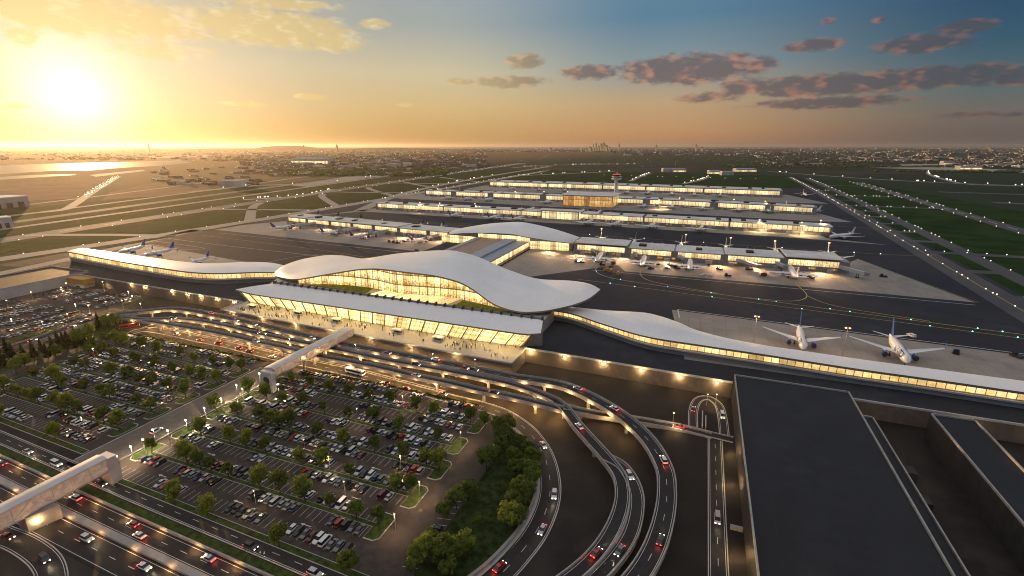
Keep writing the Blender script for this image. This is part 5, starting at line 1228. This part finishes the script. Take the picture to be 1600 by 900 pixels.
# lights under the viaducts and along the road walls
for q, st, off, e in ((V2, 11, -2.4, 2100), (V3, 11, -2.2, 2400), (V1, 13, -3.6, 2000)):
    s = 12; L = plen(q)
    while s < L:
        p, a = along(q, s)
        if p[1] > 185: lamp('POINT', (p[0] - sin(a) * off, p[1] + cos(a) * off, p[2] - 1.5), e, (1, .56, .2), .8)
        s += st
for x in range(-330, -95, 26): lamp('POINT', (x, 186 + 3.8 - (x + 330) * .004, LOW + 3), 700, (1, .6, .28), .3)
for x, y in ((21, 190), (20.5, 170), (20.5, 135), (20.5, 115), (-30, 200.5), (0, 200), (-52, 197)): lamp('POINT', (x, y, LOW + 2.8), 1300, WARM, .3)
for k, x in enumerate(range(-300, -90, 30)): lamp('POINT', (x, 228.8 - (x + 311) * .0418, -.9), 1500, (1, .68, .3), .3)
for off, e in ((-8.4, 520), (-16.6, 420)):  # unseen warm lights added along the medians, with no lamps there
    q = par(FR, off); s_ = 6
    while s_ < plen(q): p, a = along(q, s_); lamp('POINT', (p[0], p[1], LOW + 1.5), e, (1, .5, .18), .3); s_ += 17
# airfield lights
AL = []
def lights(pts, off, step, m, nm, z=.25):
    q = smooth([(p[0], p[1], z) for p in pts], 4) if len(pts) > 2 else [(p[0], p[1], z) for p in pts]
    s = step * .5; L = plen(q)
    while s < L:
        p, a = along(q, s); AL.append((p[0] - sin(a) * off, p[1] + cos(a) * off, m, nm)); s += step * (R.choice((.35, 1, 1, 1.2)))
lights(TA, 0, 36, 'taxi_white', 'taxiway skirting the concourse tips'); lights(TB, -8, 42, 'taxi_white', 'second taxiway outside the concourse tips'); lights(RC, 13, 52, 'taxi_white', 'runway on the dark side'); lights(RC, -13, 52, 'taxi_white', 'runway on the dark side')
for y, x0, x1 in ((470, 215, 410), (655, 230, 410), (800, 238, 284), (880, 244, 290), (960, 248, 293), (1040, 252, 298), (1130, 258, 420), (1360, 268, 432), (1500, 276, 324)): lights([(x0, y + 7), (x1, y + 13)], 0, 17, 'taxi_white', 'cross taxiways on the dark side')
lights([(-110, 480), (-88, 468), (-86, 440), (-70, 420), (-30, 409), (60, 394), (190, 376), (330, 366)], 0, 34, 'taxi_teal', 'curved guide line of the near apron'); lights([(-95, 404), (200, 366), (330, 355)], 0, 60, 'taxi_teal', 'straight guide line of the near apron')
lights(L2, 20, 60, 'taxi_white', 'runway on the sunny side'); lights(L2, -20, 75, 'taxi_white', 'runway on the sunny side'); lights([(-668, 267), (-652, 480), (-650, 700), (-655, 1000), (-670, 1500)], 12, 45, 'taxi_white', 'pale taxiway on the sunny side')
lights([(-500, 640), (140, 620), (240, 640)], 0, 70, 'taxi_white', 'taxi lane between second and third concourse'); lights([(-500, 860), (140, 830), (240, 820)], 0, 80, 'taxi_white', 'taxi lane between third and fourth concourse')
lights([(560, 1300), (1500, 1190)], 15, 60, 'taxi_white', 'far runway on the dark side'); lights([(-400, 2000), (200, 1950)], 0, 50, 'taxi_white', 'far taxiway beyond the concourses'); lights([(-680, 1500), (-690, 2300)], 8, 40, 'taxi_white', 'far taxiway beyond the concourses')
AL.sort(key=lambda q: hypot(q[0], q[1]))
AM = {}
for m in ('taxi_white', 'taxi_teal'):
    b = MB(); b.ball((0, 0, .3), .33, 0, 6, 4, (1, 1, .8)); AM[m] = b.build('l', m, link=False).data
restl = MB()
for k, (x, y, m, nm) in enumerate(AL):
    big = .9 + hypot(x, y) / 1100
    if k < 280:
        o = bpy.data.objects.new('taxiway_light', AM[m]); C.objects.link(o); o.location = (x, y, .05); o.scale = (big,) * 3
        tag(o, f"{'teal' if m == 'taxi_teal' else 'white'} ground light, one of the row marking the {nm}", 'taxiway light', nm + ' lights')
    else: restl.ball((x, y, .4), .33 * big, 0, 6, 4, (1, 1, .8))
tag(restl.build('far_taxiway_lights', 'taxi_white'), kind='stuff')
# the curving far road with its lamps
FRD = path_px([(185, 276, .1), (165, 288, .1), (140, 303, .1), (118, 318, .1), (96, 328, .1), (40, 334, .1), (-40, 345, .1)])
strips('far_road', [([(p[0], p[1]) for p in FRD], 17)], 'taxiway', .07)
b = MB()
for k in range(90): p, a = along(FRD, R.uniform(0, plen(FRD) * .72)); o_ = R.uniform(-9, 9); b.ball((p[0] - sin(a) * o_, p[1] + cos(a) * o_, 4), R.uniform(.45, .9), 0, 5, 3)
tag(b.build('far_road_lights', 'taxi_white'), kind='stuff')
# ================================================================ CITY AND FAR BUILDINGS
cr_ = random.Random(21)
def cityblocks(n, region, hmin, hmax, wmin, wmax):
    out = []
    for _ in range(n):
        px, py = region(); x, y, _z = at(px, py, 0); d = hypot(x, y)
        out.append((x, y, cr_.uniform(wmin, wmax), cr_.uniform(wmin, wmax), cr_.uniform(hmin, hmax)))
    return out
def reg(x0, x1, y0, y1, pw=1.0): return lambda: (cr_.uniform(x0, x1), y0 + (y1 - y0) * cr_.random() ** pw)
blocks = cityblocks(900, reg(380, 760, 233, 262, 1.3), 6, 16, 14, 60) + cityblocks(500, reg(740, 1000, 231.5, 238), 8, 26, 20, 70) + cityblocks(700, reg(960, 1620, 231.5, 243, 1.5), 6, 22, 20, 70) + cityblocks(160, reg(1310, 1470, 242, 253), 6, 12, 15, 60) + cityblocks(170, reg(1480, 1620, 244, 262), 6, 12, 15, 60) + cityblocks(60, reg(1180, 1290, 243, 258), 6, 11, 15, 50) + cityblocks(300, reg(-30, 420, 232, 250), 6, 12, 14, 50) + cityblocks(90, reg(380, 640, 262, 275), 5, 9, 12, 40) + cityblocks(40, reg(240, 400, 262, 290), 4, 7, 10, 30)
cb_, cl_, cf_ = MB(), MB(), MB()
for x, y, w, d_, h in blocks:
    a = cr_.uniform(-.3, .3); ca, sa = cos(a), sin(a); m_ = cr_.choice((0, 0, 0, 0, 0, 1))
    (cf_ if m_ else cb_).prism([(x + p[0] * w / 2 * ca - p[1] * d_ / 2 * sa, y + p[0] * w / 2 * sa + p[1] * d_ / 2 * ca) for p in ((-1, -1), (1, -1), (1, 1), (-1, 1))], 0.05, h)
tag(cb_.build('distant_city', 'city_block'), kind='stuff'); tag(cf_.build('distant_city', 'far_pale'), kind='stuff')
for x, y, w, d_, h in blocks:
    if cr_.random() < .5:
        k = hypot(x, y) / 2600
        for _ in range(cr_.choice((1, 1, 2, 3))): cl_.ball((x + cr_.uniform(-w, w), y - d_ / 2 - 2 + cr_.uniform(-8, 0), cr_.uniform(3, h)), cr_.uniform(.45, 1.0) * (.5 + k), 0, 5, 3)
for _ in range(300):
    px, py = cr_.uniform(300, 1610), 232 + 30 * cr_.random() ** 2; x, y, _z = at(px, py); cl_.ball((x, y, 6), cr_.uniform(.4, .9) * (.4 + hypot(x, y) / 2800), 0, 5, 3)
tag(cl_.build('city_lights', 'city_glow'), kind='stuff')
glass_mat('tower_windows', 9, .5, .7, rows=9)
sk = [(922, 228), (927, 224), (931, 222), (935, 226), (939, 223), (943, 221.5), (947, 225), (952, 228), (967, 223), (916, 230), (1025, 225), (1087, 224.5), (1096, 228), (1393, 229), (1400, 228.5), (1546, 229.5), (1469, 231), (860, 229), (234, 221), (527, 224.5), (475, 225)]
for k, (px, py) in enumerate(sorted(sk)):
    x, y, _ = at(px, 237.5, 0); hgt = onY(px, py + 1.2, y)[2]; w = 9 + (k * 37 % 17)
    t = thing('skyline_tower', f'hazy high rise on the horizon, {ORD(k + 1)} counting away from the sun', 'tower block', (x, y, 0), 0, 'towers on the skyline')
    b = MB(); b.prism([(-w, -w), (w, -w), (w, w), (-w, w)], .05, hgt * .86); b.prism([(-w * .6, -w * .6), (w * .6, -w * .6), (w * .6, w * .6), (-w * .6, w * .6)], hgt * .86 + .01, hgt); b.build('wall', 'city_block', t)
    g = MB(); g.wall((-w * .9, -w - .3), (w * .9, -w - .3), hgt * .1, hgt * .8); g.build('window', 'tower_windows', t)
def hall_far(label, px0, px1, py, h, k=.5, lit=True):
    (x0, y0, _), (x1, y1, _) = at(px0, py), at(px1, py); d = hypot(x1 - x0, y1 - y0); nx, ny = -(y1 - y0) / d, (x1 - x0) / d; w = d * k
    q = [(x0, y0), (x1, y1), (x1 + nx * w, y1 + ny * w), (x0 + nx * w, y0 + ny * w)]
    t = thing('far_hangar', label, 'hangar'); b = MB(); b.prism(q, .05, h); b.build('wall', 'far_pale', t)
    b = MB(); b.prism(q, h + .01, h + 1.5); b.build('roof', 'grey_roof', t)
    if lit: b = MB(); b.wall((x0 - nx * .5, y0 - ny * .5), (x1 - nx * .5, y1 - ny * .5), 1, h * .5); b.build('window', 'glass_far', t)
for a in (('long pale hangar with lit doors beyond the sunny side fields', 455, 512, 256, 34), ('broad hangar behind the fields with a lit strip', 462, 500, 248, 30, .4, False), ('small pale hall standing alone in the dark fields', 1036, 1050, 268.5, 14, .7, False), ('longer pale hall with lit front in the dark fields', 1052, 1072, 269, 13), ('low hall with bright lamps beyond the control tower fields', 1108, 1126, 272, 13), ('twin pale hall near the perimeter road', 1128, 1146, 274, 14, .5, False), ('far white depot on the dark side horizon', 1474, 1490, 258, 22), ('long lit depot on the dark side horizon', 1500, 1534, 265, 16, .3), ('pale terminal shed near the estuary', 1150, 1182, 268.5, 12, .4), ('brown low hangar by the sunny runway', 345, 378, 291.5, 16, .5, False)): hall_far(*a)
# woods that read as dark masses in the far fields
wd = MB()
for _ in range(2600):
    c = cr_.choice(((420, 700, 263, 275), (500, 620, 244, 250), (980, 1600, 246, 262), (100, 420, 246, 256), (1200, 1600, 268, 274)))
    px, py = cr_.uniform(c[0], c[1]), cr_.uniform(c[2], c[3]); x, y, _ = at(px, py)
    if (sin(x * .0031) + sin(y * .0043 + 1) + sin((x + y) * .0017)) < .4: continue
    wd.ball((x, y, 2.5), cr_.uniform(5, 10), 0, 6, 4, (1.3, 1.3, .8))
tag(wd.build('far_woods', 'leaf_dark'), kind='stuff')
rd = []
for pts, w in (([(985, 283), (1000, 276), (1017, 270)], 16), ([(1068, 287), (1095, 281), (1107, 276)], 14), ([(1450, 268), (1455, 274), (1500, 286), (1560, 290), (1640, 291)], 14), ([(800, 262), (870, 258), (1000, 256)], 26), ([(800, 275), (960, 268)], 22), ([(300, 300), (400, 290), (520, 285), (640, 268), (760, 258)], 26), ([(560, 330), (640, 300), (760, 276), (860, 260)], 22), ([(1200, 268), (1400, 282), (1650, 292)], 16), ([(380, 312), (470, 306), (520, 296)], 20)): rd.append(([at(*p)[:2] for p in pts], w))
strips('far_road', rd, 'taxiway', .06)
b = MB()
for pts, w in rd:
    q = smooth([(p[0], p[1], 0) for p in pts], 6)
    for k in range(16): p, a = along(q, R.uniform(0, plen(q))); b.ball((p[0], p[1], 4), .7 + hypot(p[0], p[1]) / 2600, 0, 5, 3)
tag(b.build('far_road_lights', 'taxi_white'), kind='stuff')
# ================================================================ SKY, SUN, AIR
SUN_AZ, SUN_EL = radians(-61.2), radians(4.0)     # clockwise from +Y
sun_v = Vector((sin(SUN_AZ) * cos(SUN_EL), cos(SUN_AZ) * cos(SUN_EL), sin(SUN_EL)))
W = bpy.data.worlds.new('World'); S.world = W; W.use_nodes = True; nt = NT(W.node_tree)
bg = nt.n['Background']; out = nt.n['World Output']
d = nt.new('ShaderNodeTexCoord').outputs['Generated']
sp = nt.new('ShaderNodeSeparateXYZ'); nt.put(sp.inputs[0], d)
el = nt.m('MULTIPLY', nt.m('ARCSINE', sp.outputs[2]), 57.29578)
az = nt.m('MULTIPLY', nt.m('ARCTAN2', sp.outputs[0], sp.outputs[1]), 57.29578)     # degrees clockwise from +Y
ac = nt.m('ADD', az, 21.1)
dA = nt.m('ABSOLUTE', nt.m('WRAP', nt.m('ADD', ac, 40.1), 180, -180))
def elramp(stops): return nt.ramp(nt.m('DIVIDE', nt.m('MAXIMUM', el, 0), 40, clamp=True), [(e / 40, lin(c)) for e, c in stops])
DOME = (208, 204, 204)
cols = [(0, elramp([(0, (218, 180, 104)), (1.2, (216, 188, 126)), (3.5, (210, 196, 160)), (7.5, (212, 204, 180)), (12, (206, 198, 172)), (22, (190, 190, 185)), (40, DOME)])),
        (30, elramp([(0, (200, 150, 90)), (1.2, (206, 164, 104)), (4, (220, 190, 134)), (7.5, (216, 203, 168)), (12, (170, 178, 176)), (22, (150, 168, 190)), (40, DOME)])),
        (55, elramp([(0, (180, 126, 88)), (1.5, (196, 148, 104)), (4.5, (192, 162, 124)), (8, (138, 152, 156)), (12.5, (88, 128, 154)), (22, (100, 138, 175)), (40, DOME)])),
        (84, elramp([(0, (96, 86, 84)), (2.5, (112, 104, 98)), (5, (80, 104, 112)), (8, (46, 86, 110)), (11, (34, 74, 106)), (22, (60, 95, 140)), (40, DOME)]))]
c = cols[0][1]
for (a0, _), (a1, cc_) in zip(cols, cols[1:]): c = nt.mix(nt.sstep(dA, a0, a1), c, cc_)
dim = nt.m('MULTIPLY_ADD', nt.sstep(dA, 18, 52), .17, .83)
sc_ = nt.new('ShaderNodeVectorMath', operation='SCALE'); nt.put(sc_.inputs[0], c); nt.put(sc_.inputs['Scale'], dim); c = sc_.outputs[0]
# glow of the low sun
vm = nt.new('ShaderNodeVectorMath', operation='DOT_PRODUCT'); nt.put(vm.inputs[0], d); vm.inputs[1].default_value = sun_v
ang = nt.m('MULTIPLY', nt.m('ARCCOSINE', nt.m('MINIMUM', vm.outputs['Value'], .999999)), 57.29578)
g1 = nt.m('EXPONENT', nt.m('MULTIPLY', nt.m('POWER', nt.m('DIVIDE', ang, 3.4), 2), -1))
g2 = nt.m('EXPONENT', nt.m('MULTIPLY', nt.m('DIVIDE', ang, 8.5), -1))
def addc(c, k, col):
    s_ = nt.new('ShaderNodeVectorMath', operation='SCALE'); s_.inputs[0].default_value = col; nt.put(s_.inputs['Scale'], k)
    a_ = nt.new('ShaderNodeVectorMath', operation='ADD'); nt.put(a_.inputs[0], c); nt.put(a_.inputs[1], s_.outputs[0]); return a_.outputs[0]
c = addc(c, g1, (.7, .7, .62)); c = addc(c, g2, (.26, .26, .23))
# clouds: soft banks in their own places of the sky (direction from the ground), broken up by noise
cmb = nt.new('ShaderNodeCombineXYZ'); nt.put(cmb.inputs[0], ac); nt.put(cmb.inputs[1], nt.m('MULTIPLY', el, 2.4))
cv = cmb.outputs[0]
nz = nt.noise(cv, .5, 7, .6, .2); nzf = nt.noise(cv, 1.4, 6, .6); nzl = nt.noise(cv, .38, 2.5, .5)
sh = nt.new('ShaderNodeVectorMath', operation='ADD'); nt.put(sh.inputs[0], cv); sh.inputs[1].default_value = (-.75, -.15, 0)
nzs = nt.noise(sh.outputs[0], .38, 2.5, .5)
def pix(px, py):
    x, y, z = ray(px, py); return math.degrees(math.atan2(x, y)) + 21.1, math.degrees(math.atan2(z, hypot(x, y)))
CL = [(1075, 108, 118, 24, 1), (1180, 103, 40, 15, .8), (920, 113, 48, 13, .9), (820, 96, 34, 12, .9), (795, 128, 62, 10, .9), (720, 127, 30, 6, .7), (1300, 133, 175, 18, 1.0), (1450, 122, 160, 18, 1), (1160, 135, 40, 16, .8), (1585, 120, 40, 14, 1), (1290, 160, 130, 10, .9), (1110, 152, 60, 9, .6), (1272, 71, 46, 11, .9), (1440, 68, 80, 16, .9), (1510, 42, 50, 12, .9), (1530, 180, 80, 6, .6), (378, 162, 42, 4, .9), (484, 151, 26, 6, .9), (633, 163, 14, 3.5, .8), (25, 166, 26, 4.5, .7), (120, 22, 250, 36, 1.0), (420, 44, 150, 30, .95), (520, 64, 50, 18, .85), (420, 2, 110, 14, .8), (34, 58, 30, 16, .9), (1295, 33, 14, 6, .6), (1372, 31, 12, 5, .6), (250, 80, 90, 14, .6), (585, 38, 24, 9, .6)]
dens = None
for px, py, w, h, k in CL:
    a0, e0 = pix(px, py); wa = abs(pix(px + w, py)[0] - pix(px - w, py)[0]) / 2; he = abs(pix(px, py - h)[1] - pix(px, py + h)[1]) / 2
    dx = nt.m('POWER', nt.m('DIVIDE', nt.m('SUBTRACT', ac, a0), wa * 1.15), 2); dy = nt.m('POWER', nt.m('DIVIDE', nt.m('SUBTRACT', el, e0), he * 1.2), 2)
    v = nt.m('MULTIPLY', nt.m('SUBTRACT', 1, nt.m('ADD', dx, dy)), k)
    dens = v if dens is None else nt.m('MAXIMUM', dens, v)
nn = nt.m('SUBTRACT', nt.m('ADD', nt.m('MULTIPLY', nz, .75), nt.m('MULTIPLY', nzf, .3)), .5)
dd = nt.m('ADD', nt.m('MAXIMUM', dens, -1), nt.m('MULTIPLY', nn, 2.1))
cov = nt.m('MULTIPLY', nt.sstep(dd, .05, .75), .88)
lit = nt.sstep(nt.m('ADD', nt.m('MULTIPLY', nt.m('SUBTRACT', nzl, nzs), 3.2), nt.m('MULTIPLY', dd, -.6)), -.55, .3)   # thin edges catch the sun, thick hearts stay grey
near_c = nt.mix(lit, lin((214, 190, 132)), lin((236, 216, 168)))
far_c = nt.mix(lit, lin((104, 90, 96)), lin((188, 130, 104)))
far2 = nt.mix(lit, lin((72, 74, 86)), lin((140, 100, 92)))
ccol = nt.mix(nt.sstep(dA, 25, 52), near_c, far_c); ccol = nt.mix(nt.sstep(dA, 60, 84), ccol, far2)
ccol = addc(ccol, nt.m('MULTIPLY', g2, .7), (.3, .26, .16))
c = nt.mix(cov, c, ccol)
sky = nt.new('ShaderNodeTexSky', sky_type='NISHITA'); sky.sun_disc = False; sky.sun_elevation = SUN_EL; sky.sun_rotation = SUN_AZ; sky.altitude = 100; sky.dust_density = 2
bg.inputs['Strength'].default_value = .05; nt.put(bg.inputs[0], nt.mix(.75, sky.outputs[0], (0.0, 0.0, 0.0)))
bg2 = nt.new('ShaderNodeBackground'); nt.put(bg2.inputs[0], c); bg2.inputs['Strength'].default_value = .9
ad = nt.new('ShaderNodeAddShader'); nt.l.new(bg.outputs[0], ad.inputs[0]); nt.l.new(bg2.outputs[0], ad.inputs[1]); nt.l.new(ad.outputs[0], out.inputs[0])
sl = bpy.data.lights.new('sun', 'SUN'); sl.energy = 3.9; sl.angle = radians(.6); sl.color = (1, .58, .25)
so = bpy.data.objects.new('sun', sl); so.rotation_euler = (-sun_v).to_track_quat('-Z', 'Y').to_euler(); C.objects.link(so)
HAZE = 2.3e-5
if HAZE:
    b = MB(); b.box(-BIG - 500, BIG + 500, -600, BIG + 500, LOW - 1, 250)
    m = bpy.data.materials.new('haze_air'); m.use_nodes = True; n_ = m.node_tree.nodes; n_.remove(n_['Principled BSDF'])
    v = n_.new('ShaderNodeVolumePrincipled'); v.inputs['Color'].default_value = (.95, .88, .78, 1); v.inputs['Density'].default_value = HAZE; v.inputs['Anisotropy'].default_value = .68
    m.node_tree.links.new(v.outputs[0], n_['Material Output'].inputs['Volume']); MATS['haze_air'] = m
    o = tag(b.build('haze', 'haze_air'), kind='stuff')
# ================================================================ CAMERA AND RENDER
cam = bpy.data.cameras.new('camera'); cam.sensor_width = 36; cam.lens = F / 1600 * 36; cam.clip_start = 1; cam.clip_end = 200000
co = bpy.data.objects.new('camera', cam); co.location = (0, 0, H); co.rotation_euler = (pi / 2 - TH, 0, YAW); C.objects.link(co); S.camera = co
S.view_settings.view_transform = 'Standard'; S.view_settings.look = 'None'; S.view_settings.exposure = 0; S.view_settings.gamma = 1
S.render.engine = 'CYCLES'; S.cycles.use_denoising = True; S.cycles.max_bounces = 5; S.cycles.diffuse_bounces = 2; S.cycles.glossy_bounces = 3; S.cycles.transmission_bounces = 3; S.cycles.volume_bounces = 0
S.cycles.filter_width = 1.05; S.cycles.denoising_prefilter = 'ACCURATE'; S.cycles.sample_clamp_indirect = 4; S.cycles.use_light_tree = True; S.cycles.use_adaptive_sampling = True; S.cycles.adaptive_threshold = .02
